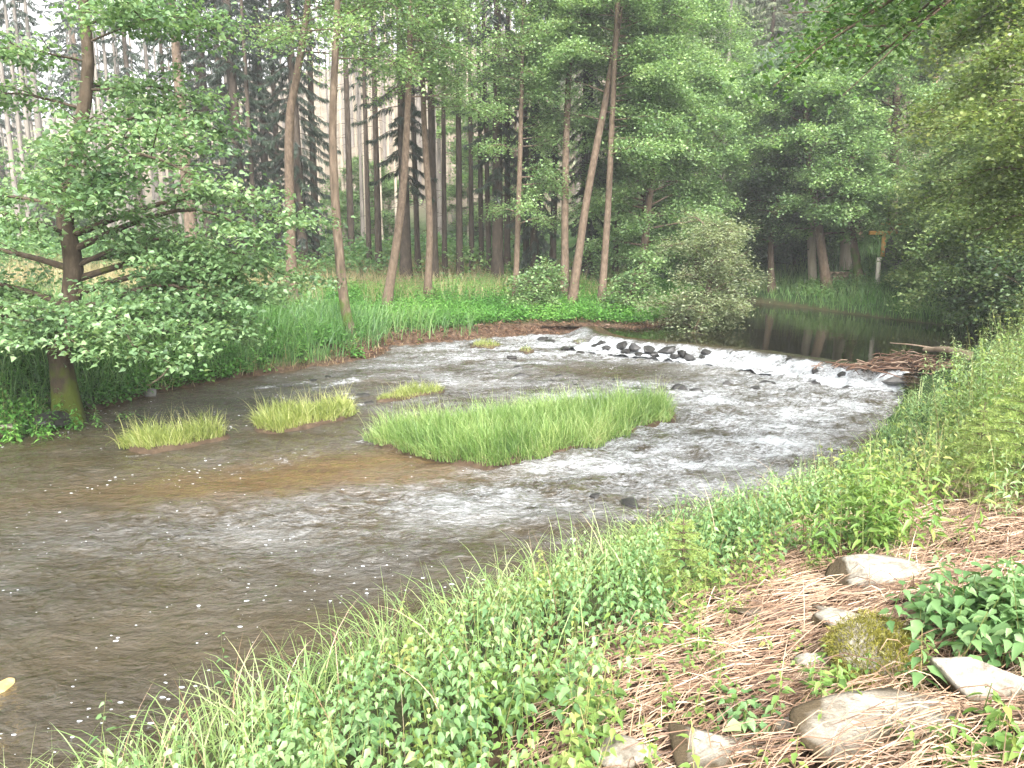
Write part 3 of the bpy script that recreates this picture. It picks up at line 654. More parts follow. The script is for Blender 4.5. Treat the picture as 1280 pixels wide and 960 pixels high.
# left foreground alder
b = W(84, 505, .35); b[2] = h1(b[0], b[1]) - .1
dpt = b[1]
P = [b] + [at_depth(x, y, dpt) for x, y in [(76, 450), (72, 415), (87, 385), (92, 325), (80, 265), (97, 180), (110, 90), (104, 0)]]
P.append(P[-1] + np.array([0, 0, 3.0])); P.append(P[-1] + np.array([.3, 0, 2.5]))
broadleaf('alder_tree', 'leafy alder with mossy base leaning over the left bank of the river', 'tree', b, P, .175, 'alder', 'bark_mossy', 44000, leaf=.098, limb_from=.36, nlimb=24, length=2.7, shape='column', rise=.34, droop=.45, seed=3, side=-.25, twigs=10, near=True, asp=.8, flat=.06,
          extra=[(.215, -.1, 3.2, .26), (.22, -.5, 2.9, .3), (.22, .5, 2.8, .3), (.23, 2.9, 2.2, .5), (.24, -1.4, 2.6, .2), (.25, .1, 3.4, .45), (.27, -.25, 3.2, .35), (.33, -.2, 3.3, .3), (.36, .2, 3.5, .3), (.42, -.1, 3.4, .4), (.45, 0.3, 3.6, .4), (.26, -2.2, 2.4, .3), (.3, 3.4, 2.0, .4), (.38, 2.8, 2.6, .3), (.5, -.3, 3.2, .5), (.215, -1.0, 2.5, .3), (.22, -.3, 3.2, .26), (.225, -1.9, 2.1, .3), (.24, -.8, 3.1, .2), (.26, -1.7, 2.5, .25)])

mid = [  # name, label, picture points, width px, bark, leaves, height, limb_from, length, params
    ('alder_tree', 'straight reddish brown alder trunk standing alone in tall grass on the left bank', [(366, 392), (362, 250), (362, 150), (372, 90), (385, 0)], 14, 'bark_warm', 5000, 15, .55, 2.6, {}),
    ('alder_tree', 'mossy crooked alder with bent foot at the tip of the grassy left bank', [(442, 428), (430, 375), (419, 250), (416, 150), (422, 0)], 14, 'bark', 9000, 15, .58, 2.8, {}),
    ('alder_tree', 'reddish trunk leaning right above the brown soil bank', [(482, 392), (499, 280), (507, 190), (512, 60)], 12, 'bark_warm', 8000, 13, .5, 2.4, {}),
    ('alder_tree', 'slim brown trunk between the two dark thick spruce trunks at mid left', [(534, 378), (537, 280), (531, 170), (526, 40)], 9, 'bark_warm', 10000, 13, .45, 2.5, {}),
    ('alder_tree', 'thin brown sapling trunk left of the orange brown pair', [(644, 378), (648, 260), (652, 120)], 7, 'bark_warm', 12000, 11, .2, 2.0, {}),
    ('alder_tree', 'upright orange brown trunk, left one of the pair by the willow', [(706, 378), (707, 200), (713, 40)], 10, 'bark_warm', 17000, 15, .42, 2.5, {}),
    ('alder_tree', 'orange brown trunk leaning right, partner of the upright one', [(714, 385), (735, 240), (760, 110), (777, 0)], 11, 'bark_warm', 34000, 15, .30, 3.4, {}),
    ('alder_tree', 'slender trunk right of the leaning pair above bright herbs', [(751, 388), (760, 260), (765, 150), (770, 40)], 9, 'bark_warm', 34000, 14, .3, 3.0, {}),
]
for i, (nm, lab, pts, w, bk, nl, hgt, lf, ln, kw) in enumerate(mid):
    b, P = trunk_px(pts, hgt)
    broadleaf(nm, lab, 'tree', b, P, wpx(w, b) * .8, 'alder_mid', bk, int(nl * 2.0), leaf=.095, limb_from=lf, nlimb=44, length=ln, shape='column', rise=.25, droop=.6, seed=40 + i, side=.5, twigs=9, group='alders along the left bank')
# crowns right of the pair, reaching over the pool
for i, (lab, px, py, dy, hgt, ln, nl) in enumerate([
        ('tall leafy alder behind the willow, its crown over the pool', 800, 372, 36, 14, 3.6, 46000),
        ('broad alder crown filling the gap left of the willow', 800, 372, 32, 10, 3.0, 36000),
        ('pale green alder farther upstream behind the willow', 870, 365, 42, 10.5, 3.6, 42000),
        ('hazy light green tree above the upstream bend of the pool', 890, 355, 52, 10.5, 3.6, 38000)]):
    p = at_depth(px, py, dy); p[2] = h1(p[0], p[1])
    P = [p, p + [.2, 0, hgt * .35], p + [.5, -.2, hgt * .7], p + [.5, -.3, hgt]]
    broadleaf('alder_tree', lab, 'tree', p, P, .16, 'alder_mid', 'bark_warm', int(nl * 1.8), leaf=.11, limb_from=.12, nlimb=56, length=ln, shape='oval', rise=.3, droop=.6, seed=70 + i, twigs=9, group='alders along the left bank')
for i, (lab, px, dy, hgt) in enumerate([('hazy light green tree between dark trunks in the depth of the wood', 588, 54, 11), ('small hazy leafy tree behind the crooked mossy alder', 455, 58, 6), ('hazy leafy tree at the far left between grey trunks', 70, 52, 7), ('hazy leafy tree right of the dark bough hung spruces', 640, 50, 12)]):
    p = at_depth(px, 330, dy); p[2] = h1(p[0], p[1])
    broadleaf('understorey_tree', lab, 'tree', p, [p, p + [.2, 0, hgt * .5], p + [.3, 0, hgt]], .12, 'alder_mid', 'bark', 22000, leaf=.16, limb_from=.06, nlimb=36, length=3.2, shape='oval', rise=.3, droop=.5, seed=290 + i, twigs=8)
# small shrubs under those alders
for i, (lab, px, py, dy, hgt, ln, nl) in enumerate([('low leafy bush at the foot of the orange brown pair', 665, 345, 28.5, 1.7, .9, 3200), ('arching leafy bush between slender trunk and willow', 780, 385, 28.0, 1.5, 1.0, 3200)]):
    p = at_depth(px, py, dy); p[2] = h1(p[0], p[1])
    broadleaf('shrub', lab, 'shrub', p, [p, p + [.2, 0, hgt * .5], p + [.5, 0, hgt]], .06, 'alder_mid', 'bark_warm', nl, leaf=.11, limb_from=.05, nlimb=26, length=ln, shape='dome', rise=.5, droop=.6, seed=90 + i, twigs=7)
# willow
p = at_depth(866, 388, 25.8); p[2] = h1(p[0], p[1]) - .1
broadleaf('willow_bush', 'rounded grey green willow leaning over the calm pool', 'willow', p, [p, p + [.3, -.1, 1.2], p + [.6, -.2, 2.8], p + [.7, -.2, 3.9]], .12, 'willow', 'bark_warm', 17000, leaf=.12, limb_from=.1, nlimb=40, length=1.3, shape='dome', rise=.7, droop=.25, seed=77, extra=[(.3, 3.0, 1.9, .4), (.45, 0.3, 1.8, .5), (.6, 2.6, 1.7, 1.0), (.7, .8, 1.7, 1.0), (.8, 1.8, 1.6, 1.2)], asp=.33, twigs=10, flat=.16, r_top=.02)
p2 = at_depth(905, 392, 25.4); p2[2] = .25
broadleaf('willow_bush', 'drooping low willow branches touching the pool below the rounded willow', 'willow', p2 + [-1.2, .2, .2], [p2 + [-1.2, .2, .2], p2 + [-.9, 0, .6], p2 + [-.2, -.3, .9], p2 + [.3, -.5, .8]], .06, 'willow', 'bark_warm', 3500, leaf=.12, limb_from=.1, nlimb=20, length=1.0, shape='dome', rise=.2, droop=1.0, seed=78, asp=.35, twigs=8, flat=.12, r_top=.015)

# spruces ------------------------------------------------------------------
def spruce_geo(Ht, r0, h0, nbr, blen, seed, strands=46, strip=.04, hang=.38, dead=0, lean=0.0):
    rng = np.random.default_rng(seed); gt = Geo(); gn = Geo()
    tr = spline(np.array([[0, 0, -.2], [lean * .3, 0, Ht * .35], [lean * .7, 0, Ht * .7], [lean, 0, Ht]]), 16); u = np.linspace(0, 1, 16)
    rad = r0 * (1 - u) + .015; rad[0] *= 1.35
    tube(gt, tr, rad, 9, .5, .08, rng)
    for k in range(dead):
        z = rng.uniform(.1, max(h0 / Ht, .12)) * Ht; a = rng.random() * 2 * PI; L = rng.uniform(.3, 1.2); c = tr[min(int(z / Ht * 15), 14)].copy(); c[2] = z
        tube(gt, np.array([c, c + [math.cos(a) * L * .6, math.sin(a) * L * .6, -.05], c + [math.cos(a) * L, math.sin(a) * L, -.25 * L]]), [.016, .01, .004], 3)
    Ps, Ts, Ls, Rs = [], [], [], []
    for k in range(nbr):
        s = (k + rng.random()) / nbr; z = h0 + (Ht - h0) * s; a = k * 2.399 + rng.normal(0, .3)
        L = blen * (1 - s) ** .75 * rng.uniform(.7, 1.15) * (.45 + .55 * min(s / .25, 1)) + .25; d = np.array([math.cos(a), math.sin(a), 0])
        c = np.array([np.interp(z, tr[:, 2], tr[:, 0]), 0, z])
        pts = spline(np.array([c, c + d * L * .4 + [0, 0, -.08 * L], c + d * L * .75 + [0, 0, -.30 * L], c + d * L + [0, 0, -.34 * L]]), 7)
        tube(gt, pts, np.linspace(.022, .005, 7), 3)
        n = int(strands * (.4 + L / blen)); w = rng.uniform(.12, 1, n); i = np.minimum((w * 6).astype(int), 5); f = (w * 6 - i)[:, None]
        P = pts[i] * (1 - f) + pts[i + 1] * f; sd = np.array([-d[1], d[0], 0]); sg = rng.choice([-1, 1], n)[:, None]
        Tn = d * rng.uniform(.1, .7, (n, 1)) + sd * sg * rng.uniform(.2, .9, (n, 1)) + np.array([0, 0, -1]) * rng.uniform(.4, 1.5, (n, 1))
        Ps.append(P); Ts.append(Tn); Ls.append(hang * rng.uniform(.5, 1.3, n) * (.55 + .45 * (1 - w)) ); Rs.append(np.clip(rng.normal(.4, .18, n) + .25 * (w - .5), 0, 1))
    P, Tn, L, R_ = map(np.concatenate, (Ps, Ts, Ls, Rs))
    leaves(gn, P, Tn, norm(rng.normal(size=P.shape)), L, strip * rng.uniform(.7, 1.4, len(P)), R_, fold=.03)
    return gt, gn
SP = {}

def spruce_kind(key, mats, **kw):
    gt, gn = spruce_geo(**kw); SP[key] = (gt.mesh('trunk', M[mats[0]], True), gn.mesh('crown', M[mats[1]]))
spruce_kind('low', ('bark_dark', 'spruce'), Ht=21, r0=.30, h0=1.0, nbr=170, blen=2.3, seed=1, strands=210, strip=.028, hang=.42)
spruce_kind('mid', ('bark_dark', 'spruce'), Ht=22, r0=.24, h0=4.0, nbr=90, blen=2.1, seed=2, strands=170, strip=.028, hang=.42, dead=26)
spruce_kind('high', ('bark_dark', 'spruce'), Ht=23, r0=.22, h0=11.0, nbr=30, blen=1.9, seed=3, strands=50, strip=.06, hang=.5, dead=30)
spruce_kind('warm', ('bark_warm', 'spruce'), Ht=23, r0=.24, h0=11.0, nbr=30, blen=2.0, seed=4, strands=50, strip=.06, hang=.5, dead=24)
spruce_kind('olive', ('bark_dark', 'hillspruce'), Ht=21, r0=.26, h0=1.0, nbr=150, blen=2.6, seed=9, strands=170, strip=.034, hang=.5)
spruce_kind('pale', ('bark_pale', 'spruce'), Ht=24, r0=.17, h0=15.0, nbr=18, blen=1.7, seed=5, strands=40, strip=.07, hang=.5, dead=12)  # sunlight on these far trunks is put into the pale bark colour
spruce_kind('grey', ('bark_grey', 'spruce'), Ht=24, r0=.20, h0=14.0, nbr=20, blen=1.8, seed=6, strands=40, strip=.07, hang=.5, dead=16)
def place_spruce(key, name, label, cat, pos, scale=1.0, rad=1.0, rz=0.0, group=None, tilt=0.0):
    t = thing(name, label, cat, pos, group)
    t.rotation_euler = (0, tilt, rz); t.scale = (rad * scale, rad * scale, scale)
    for me, nm in zip(SP[key], ('trunk', 'crown')):
        o = bpy.data.objects.new(nm, me); C.objects.link(o); o.parent = t
    return t
spr = [  # key, px, py, trunk width px, r0 of kind, label
    ('mid', 508, 356, 15, .24, 'thick dark spruce trunk left of the slim brown trunk'),
    ('high', 543, 358, 11, .22, 'dark straight spruce trunk right of the slim brown trunk'),
    ('high', 575, 354, 9, .22, 'bare dark spruce trunk standing alone above dry grass at mid left'),
    ('mid', 622, 358, 15, .24, 'dark spruce with drooping boughs left of the thin sapling trunk'),
    ('low', 668, 356, 12, .30, 'low branched dark spruce behind the thin sapling trunk'),
    ('low', 735, 356, 10, .30, 'shaggy dark spruce behind the orange brown pair'),
    ('high', 556, 350, 7, .22, 'thin dark spruce trunk deeper in the wood beside a thicker one'),
    ('high', 440, 332, 9, .22, 'slim dark spruce trunk just right of the crooked mossy alder'),
    ('high', 602, 344, 7, .22, 'slender dark trunk rising from a leaning fork at mid left'),
    ('warm', 243, 338, 17, .24, 'thick reddish spruce trunk right behind the left alder crown'),
    ('mid', 266, 326, 18, .24, 'thick dark trunk right of the reddish spruce trunk'),
    ('high', 286, 330, 10, .22, 'narrow grey brown trunk between two dark spruces at left'),
    ('low', 306, 342, 18, .30, 'shaggy spruce with hanging boughs at left of the lone alder trunk'),
    ('low', 380, 342, 15, .30, 'dark shaggy spruce directly behind the lone reddish alder trunk'),
    ('low', 338, 330, 12, .30, 'dark spruce farther back between the two shaggy ones'),
    ('warm', 113, 300, 17, .24, 'brown spruce trunk directly behind the left alder stem'),
    ('mid', 10, 300, 14, .24, 'dark trunk at the left edge of the wood'),
    ('high', 180, 312, 11, .22, 'dim trunk seen through the left alder crown'),
    ('high', 222, 322, 7, .22, 'thin reddish trunk left of the thick reddish spruce'),
]
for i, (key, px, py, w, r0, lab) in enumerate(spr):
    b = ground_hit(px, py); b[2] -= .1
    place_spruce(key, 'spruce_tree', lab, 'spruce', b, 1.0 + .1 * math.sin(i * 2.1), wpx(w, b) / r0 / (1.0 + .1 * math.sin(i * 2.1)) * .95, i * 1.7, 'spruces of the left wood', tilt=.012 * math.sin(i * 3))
slim = [(322, 344, 7), (352, 338, 7), (396, 336, 8), (462, 342, 7), (474, 346, 8), (523, 348, 6), (590, 346, 7), (612, 350, 6), (634, 350, 7), (658, 350, 8), (690, 352, 8), (728, 352, 7), (768, 354, 7)]
for i, (px, py, w) in enumerate(slim):
    b = ground_hit(px, py); b[2] -= .1
    place_spruce('high', 'spruce_tree', '%s slim dark trunk deep in the wood counting rightward from the lone reddish alder' % ordn[i - 2] if px > 366 else ['slim dark trunk between the shaggy spruces left of the lone reddish alder', 'slim dark trunk just left of the lone reddish alder'][i], 'spruce', b, .95 + .1 * (i % 3), wpx(w, b) / .22, i * 1.3, 'slim dark trunks of the left wood', tilt=.02 * math.sin(i * 2))
pale = [(393, 291, 4), (400, 292, 5), (408, 290, 3), (424, 291, 4), (431, 292, 5), (449, 291, 5), (458, 290, 4), (466, 292, 6), (472, 289, 3), (477, 290, 4), (488, 291, 5), (496, 289, 4), (520, 290, 4), (563, 290, 4), (586, 290, 4), (600, 290, 3)]
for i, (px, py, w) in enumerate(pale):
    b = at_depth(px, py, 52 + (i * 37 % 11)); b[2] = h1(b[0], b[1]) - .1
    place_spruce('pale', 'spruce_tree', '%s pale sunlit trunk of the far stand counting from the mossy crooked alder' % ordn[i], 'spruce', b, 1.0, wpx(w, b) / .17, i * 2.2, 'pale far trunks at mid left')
grey = [(24, 282, 7), (37, 284, 6), (47, 280, 7), (61, 282, 9), (128, 282, 6), (137, 280, 6), (150, 282, 6), (162, 284, 5), (200, 286, 7)]
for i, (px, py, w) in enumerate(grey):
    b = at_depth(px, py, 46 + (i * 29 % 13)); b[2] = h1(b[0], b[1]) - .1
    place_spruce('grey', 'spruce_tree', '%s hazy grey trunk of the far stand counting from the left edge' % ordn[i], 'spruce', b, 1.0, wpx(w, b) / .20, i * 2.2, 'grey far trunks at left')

# far wood: nobody could count it, one mass on the hillside
def conifer_mass(key_specs, pts, scales):
    gt, gn = Geo(), Geo()
    protos = []
    for kw in key_specs:
        a, n_ = spruce_geo(**kw)
        protos.append([(np.concatenate(q.v), {k: np.concatenate(v) for k, v in q.f.items()}, np.concatenate(q.a)) for q in (a, n_)])
    rng = np.random.default_rng(8)
    for (x, y), s in zip(pts, scales):
        pr = protos[rng.integers(len(protos))]; a = rng.random() * 2 * PI; c, s_ = math.cos(a), math.sin(a)
        z = h1(x, y) - .2; wd = rng.uniform(.8, 1.2); dr = rng.normal(0, .16)
        for (V, F, A), gg in zip(pr, (gt, gn)):
            v = np.stack([(V[:, 0] * c - V[:, 1] * s_) * s * wd + x, (V[:, 0] * s_ + V[:, 1] * c) * s * wd + y, V[:, 2] * s + z], 1)
            base = gg.n; gg.v.append(v); gg.a.append(np.clip(A + dr, 0, 1)); gg.n += len(v)
            for k, fq in F.items(): gg.f.setdefault(k, []).append(fq + base)
    return gt, gn
rng = np.random.default_rng(21); pts, scs = [], []
while len(pts) < 200:
    y = rng.uniform(47, 125); px = rng.uniform(690, 1330); x = (px - 640) / FPX * y
    hq = float(hillq(np.array([x]), np.array([y]))[0])
    if hq < 6: continue
    if any((x - a) ** 2 + (y - b_) ** 2 < 2.8 ** 2 for a, b_ in pts): continue
    pts.append((x, y)); scs.append(rng.uniform(.7, 1.15))
gt, gn = conifer_mass([dict(Ht=17, r0=.2, h0=2.5, nbr=62, blen=2.3, seed=61, strands=34, strip=.10, hang=.65), dict(Ht=16, r0=.2, h0=5.0, nbr=46, blen=2.4, seed=62, strands=34, strip=.11, hang=.6, dead=10)], pts, scs)
root = thing('hillside_forest', 'hazy conifer forest covering the hillside behind the pool', 'forest'); tag(root, kind='stuff')
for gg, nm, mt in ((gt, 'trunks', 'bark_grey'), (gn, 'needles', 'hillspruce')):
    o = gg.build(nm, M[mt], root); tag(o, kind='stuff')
pts, scs = [], []
rng = np.random.default_rng(23)
while len(pts) < 140:
    y = rng.uniform(48, 110); px = rng.uniform(-120, 660); x = (px - 640) / FPX * y
    if any((x - a) ** 2 + (y - b_) ** 2 < 2.6 ** 2 for a, b_ in pts): continue
    if 385 < px < 500 and 58 < y < 76: continue
    pts.append((x, y)); scs.append(rng.uniform(.8, 1.1))
gt, gn = conifer_mass([dict(Ht=22, r0=.17, h0=13, nbr=16, blen=1.8, seed=63, strands=26, strip=.11, hang=.6, dead=8), dict(Ht=20, r0=.15, h0=12, nbr=18, blen=1.8, seed=64, strands=26, strip=.11, hang=.6, dead=14)], pts, scs)
root = thing('far_forest', 'hazy mass of thin grey trunks deep in the left wood', 'forest'); tag(root, kind='stuff')
for gg, nm, mt in ((gt, 'trunks', 'bark_grey'), (gn, 'needles', 'spruce')):
    o = gg.build(nm, M[mt], root); tag(o, kind='stuff')

# right bank trees ----------------------------------------------------------
def pine(name, label, base, pts, r0, seed, nclump=46, crown_from=.45, clen=2.2, dead=6, mat='bark_pine', needle='pine'):
    rng = np.random.default_rng(seed); t = thing(name, label, 'pine', base); tr = spline(np.asarray(pts) - base, 18)
    g = Geo(); gl = Geo(); tube(g, tr, r0 * (1 - np.linspace(0, 1, 18)) ** .7 + .03, 9, .5, .1, rng)
    for k in range(nclump + dead):
        s = rng.uniform(crown_from, 1) if k < nclump else rng.uniform(.3, crown_from + .15); i = min(int(s * 17), 16); o = tr[i]; a = k * 2.399
        L = clen * rng.uniform(.5, 1.1) * (1.15 - .5 * s); d = np.array([math.cos(a), math.sin(a), 0])
        lp = spline(np.array([o, o + d * L * .5 + [0, 0, .18 * L], o + d * L + [0, 0, .1 * L]]), 6); tube(g, lp, np.linspace(.035, .01, 6), 4)
        if k < nclump:
            for q in range(5):
                c = lp[rng.integers(2, 6)] + rng.normal(0, .25, 3) * [1, 1, .4]; n = 190
                P = c + rng.normal(0, 1, (n, 3)) * [.38, .38, .13]; Tn = norm(rng.normal(size=(n, 3)) + [0, 0, .5]); leaves(gl, P, Tn, norm(rng.normal(size=(n, 3))), rng.uniform(.12, .26, n), .022, np.clip(rng.normal(.45, .2, n), 0, 1), .02)
    g.build('trunk', M[mat], t, smooth=True); gl.build('crown', M[needle], t); return t
b, P = trunk_px([(1070, 338), (1068, 270), (1066, 150), (1067, 0)], 19, base=None); b = at_depth(1072, 345, 39); b[2] = h1(b[0], b[1]); P[0] = b
P = [b] + [at_depth(x, y, b[1]) for x, y in [(1070, 270), (1064, 150), (1067, 60), (1069, 0)]]; P.append(P[-1] + np.array([.1, 0, 5]))
pine('pine_tree', 'tall pine with bright orange pink upper trunk above the right bank', b, P, .16, 5, crown_from=.72, dead=14)
b = at_depth(1016, 345, 36.5); b[2] = h1(b[0], b[1]); P = [b] + [at_depth(x, y, b[1]) for x, y in [(1011, 220), (1008, 130), (998, 60)]]
pine('pine_tree', 'pale half dead pine with bare whitish branches left of the orange pine', b, P, .17, 6, nclump=34, crown_from=.4, clen=3.0, dead=26, mat='bark_pale')
for i, (px, dy, hgt, lab) in enumerate([(1100, 52, 17, 'bluish pine on the slope right of the orange trunked pine'), (1150, 48, 17, 'bushy pine on the slope under the overhanging branch'), (960, 60, 19, 'hazy pine behind the dead branched pine'), (1010, 64, 17, 'small hazy pine high on the slope above the dead branched pine')]):
    b = at_depth(px, 300, dy); b[2] = h1(b[0], b[1]); pine('pine_tree', lab, b, [b, b + [0, 0, hgt * .5], b + [.4, 0, hgt]], .18, 15 + i, nclump=60, crown_from=.3, clen=2.6, mat='bark_pine')
right = [
    ('alder_tree', 'leaning alder with light green crown on the far bank of the pool', [(1034, 366), (1024, 290), (1012, 200), (1006, 120)], 11, 'bark_warm', 'alder_mid', 26000, 8.8, .18, 2.7),
    ('alder_tree', 'slim leaning trunk at the right bank just right of the pink trunk', [(1074, 352), (1064, 280), (1058, 200), (1062, 110)], 9, 'bark', 'alder_mid', 20000, 7.5, .3, 2.2),
    ('beech_tree', 'pinkish straight trunk between the two leaning far bank trees', [(1057, 338), (1055, 240), (1054, 120)], 10, 'bark_pale', 'alder_mid', 16000, 9, .45, 2.2),
    ('hornbeam_tree', 'dark trunk under the wide bushy crown beside the timber beam', [(1118, 328), (1116, 250), (1120, 150), (1125, 40)], 12, 'bark', 'alder_mid', 34000, 13, .36, 3.2),
    ('alder_tree', 'thin trunked tree at the left end of the far bank', [(965, 366), (964, 300), (975, 240)], 7, 'bark_warm', 'darkleaf', 15000, 6, .2, 1.7),
]
for i, (nm, lab, pts_, w, bk, lm, nl, hgt, lf, ln) in enumerate(right):
    b, P = trunk_px(pts_, hgt)
    broadleaf(nm, lab, 'tree', b, P, wpx(w, b), lm, bk, int(nl * 1.7), leaf=.115, limb_from=lf, nlimb=50, length=ln, shape='oval', rise=.3, droop=.6, seed=120 + i, twigs=9)
for i, (px, dy, lab) in enumerate([(948, 47, 'dark spruce at the bend of the pool left of the far bank alder'), (925, 52, 'brownish spruce behind the rounded willow'), (985, 46, 'dark spruce hidden behind the leaning far bank alder'), (905, 60, 'tall hazy spruce over the pool bend')]):
    b = at_depth(px, 350, dy); b[2] = h1(b[0], b[1]) - .1
    place_spruce('olive', 'spruce_tree', lab, 'spruce', b, .75, 1.2, i * 2.0, 'spruces by the pool bend')
bush = [  # label, px of centre, depth, base z offset px, height, spread, leaf, nleaf
    ('dark lower shrub hanging over the right bank of the pool', 1285, 28.5, 2.8, 2.4, 'darkleaf', 24000),
    ('dark shrub behind the near bank herbs at the right edge', 1310, 23.0, 2.6, 2.4, 'darkleaf', 20000),
    ('pale leaved bush above the dark shrub on the right bank', 1205, 31, 5.4, 2.4, 'beech', 34000),
    ('green hazel bush right of the timber beam', 1240, 29, 7.5, 3.1, 'beech', 44000),
    ('tall dense bush at the right edge above the dark shrub', 1310, 25, 8.0, 3.2, 'beech', 44000),
    ('high pale crowned bush on the slope above the hazel', 1215, 36, 12, 4.0, 'beech', 50000),
    ('dark low bush under the leaning far bank alder', 995, 39.0, 3.0, 2.2, 'darkleaf', 15000),
    ('small bush on the bank beside the stacked wood', 1090, 39.5, 2.0, 1.4, 'under', 9000),
]
for i, (lab, px, dy, hgt, ln, lm, nl) in enumerate(bush):
    b = at_depth(px, 300, dy); b[2] = h1(b[0], b[1]) - .1
    broadleaf('shrub', lab, 'shrub', b, [b, b + [-.2, -.1, hgt * .5], b + [-.3, -.3, hgt]], .09, lm, 'bark', nl, leaf=.12, limb_from=.04, nlimb=44, length=ln, shape='dome', rise=.4, droop=.75, seed=150 + i, twigs=9, group='shrubs of the right bank')
# yellowing tree upper right, nearer
b = np.array([10.6, 14.0, 0]); b[2] = h1(b[0], b[1]) - .1
broadleaf('maple_tree', 'yellow green tree at the upper right edge above the bushes', 'tree', b, [b, b + [-.1, .1, 2.5], b + [-.5, .2, 5], b + [-.8, .2, 8.5]], .15, 'yellowleaf', 'bark', 42000, leaf=.08, limb_from=.28, nlimb=36, length=2.4, shape='oval', rise=.3, droop=.7, seed=160, side=2.9, twigs=9)
# overhanging branch: the tree stands right of the frame
b = np.array([6.85, 4.6, 0]); b[2] = h1(b[0], b[1]) - .1
tr = [b, b + [-.1, .1, 2.2], b + [-.25, .3, 4.2], b + [-.3, .4, 7.0]]
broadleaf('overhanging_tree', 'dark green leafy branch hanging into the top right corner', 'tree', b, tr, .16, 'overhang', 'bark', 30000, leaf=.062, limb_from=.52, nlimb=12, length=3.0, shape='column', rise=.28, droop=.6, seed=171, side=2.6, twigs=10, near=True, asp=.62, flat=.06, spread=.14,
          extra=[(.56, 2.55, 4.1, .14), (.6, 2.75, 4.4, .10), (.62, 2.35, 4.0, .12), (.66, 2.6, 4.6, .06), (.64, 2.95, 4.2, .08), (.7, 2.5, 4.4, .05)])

# timber beam on a post, red box and pale post on the far slope
bb = at_depth(1097, 322, 33.0); bb[2] = h1(bb[0], bb[1])
t = thing('timber_frame', 'orange timber beam on a post among the right bank bushes', 'wooden frame', bb)
def box(g, c, s, rnd=.5):
    c = np.array(c, float); s = np.array(s, float) / 2
    V = np.array([[x, y, z] for x in (-1, 1) for y in (-1, 1) for z in (-1, 1)]) * s + c
    g.add(V, [[0, 1, 3, 2], [4, 6, 7, 5], [0, 4, 5, 1], [2, 3, 7, 6], [0, 2, 6, 4], [1, 5, 7, 3]], rnd)
zt = at_depth(1100, 291, bb[1])[2] - bb[2]
g = Geo(); box(g, (.15, 0, zt), (1.15, .16, .16)); g.build('beam', M['timber'], t)
g = Geo(); box(g, (.2, 0, zt * .78 - .04), (.13, .13, zt * .44 - .08)); g.build('post', M['timber'], t)
g = Geo(); box(g, (.02, -.1, zt * .27), (.14, .14, zt * .56)); g.build('pale_post', M['paleplank'], t)
rb = at_depth(1146, 286, 33.0); gz = h1(rb[0], rb[1])
t = thing('hut', 'small grey hut with a red panel half hidden in the right bushes', 'hut', (rb[0], rb[1] + .6, gz))
g = Geo(); box(g, (0, 0, (rb[2] - gz) * .45), (1.5, 1.2, (rb[2] - gz) * .9 + .2)); g.build('wall', M['stone_grey'], t)
g = Geo(); box(g, (0, 0, rb[2] - gz + .22), (1.8, 1.5, .12)); g.build('roof', M['timber'], t)
g = Geo(); box(g, (0, -.63, rb[2] - gz - .1), (.5, .05, .42)); g.build('panel', M['redpaint'], t)
wp = ground_hit(1062, 352); t = thing('wood_pile', 'pale stack of short logs on the far bank by the leaning trunks', 'wood pile', wp)
rng = np.random.default_rng(9)
for k in range(15):
    row = 0 if k < 8 else 1; g = Geo(); x = -.95 + .25 * (k if row == 0 else k - 7.5) ; L = rng.uniform(.35, .5)
    a = np.array([x + rng.normal(0, .03), -.3, .1 + .19 * row]); tube(g, np.array([a, a + [rng.normal(0, .05), L, .02]]), [.11, .10], 9)
    o = g.build('log', M['deadwood'], t)

# ------------------------------------------------------------------ ground cover
def scatter(n, x0, x1, y0, y1, cond, rng):
    x = rng.uniform(x0, x1, n); y = rng.uniform(y0, y1, n)
    px = 640 + FPX * x / np.maximum(y, .3); ok = (px > -330) & (px < 1610) & (y > .8)
    x, y = x[ok], y[ok]
    dn, dl, df, lo, po = river_info(x, y); k = cond(x, y, dn, dl, df) & ~lo & ~po
    x, y = x[k], y[k]
    return np.stack([x, y, H(x, y)], 1)
def isnear(dn, dl, df): return (dn < dl) & (dn < df)

def herb_mass(P, hts, nl, leaf, asp, rng, big=True, stems=True, droop=.35, top=.2, leafgeo=None, stemgeo=None):
    """upright herbs: a stem with opposite leaf pairs"""
    gl = leafgeo or Geo(); gs = stemgeo or Geo(); n = len(P)
    lean = rng.normal(0, .16, (n, 2)); top_ = P + np.stack([lean[:, 0] * hts, lean[:, 1] * hts, hts], 1)
    a0 = rng.random(n) * 2 * PI
    for k in range(nl):
        s = .22 + .78 * (k // 2 + .5) / (nl / 2)
        c = P * (1 - s) + top_ * s; a = a0 + (k // 2) * PI / 2 + (k % 2) * PI + rng.normal(0, .3, n)
        dr = rng.normal(-droop, .25, n)
        T = np.stack([np.cos(a), np.sin(a), dr], 1); N = norm(np.array([0, 0, 1.]) + .35 * rng.normal(size=(n, 3)) + .3 * np.stack([np.cos(a), np.sin(a), 0 * a], 1))
        sz = leaf * (1.05 - .6 * max(s - .6, 0) / .4 * .8) * rng.uniform(.7, 1.25, n)
        rn = np.clip(rng.normal(.40 + top * s, .16, n), 0, 1); c = c + T * (.012 * (sz / .06))[:, None]
        (big_leaves if big else leaves)(gl, c, T, N, sz, sz * asp, rn)
    if stems:
        d2 = randdir(n, rng); side = np.stack([d2[:, 0], d2[:, 1], 0 * hts], 1) * .0028
        V = np.stack([P - side, P + side, top_ + side * .5, top_ - side * .5], 1).reshape(-1, 3); gs.add(V, np.arange(4 * n).reshape(-1, 4), np.repeat(rng.random(n), 4))
    return gl, gs
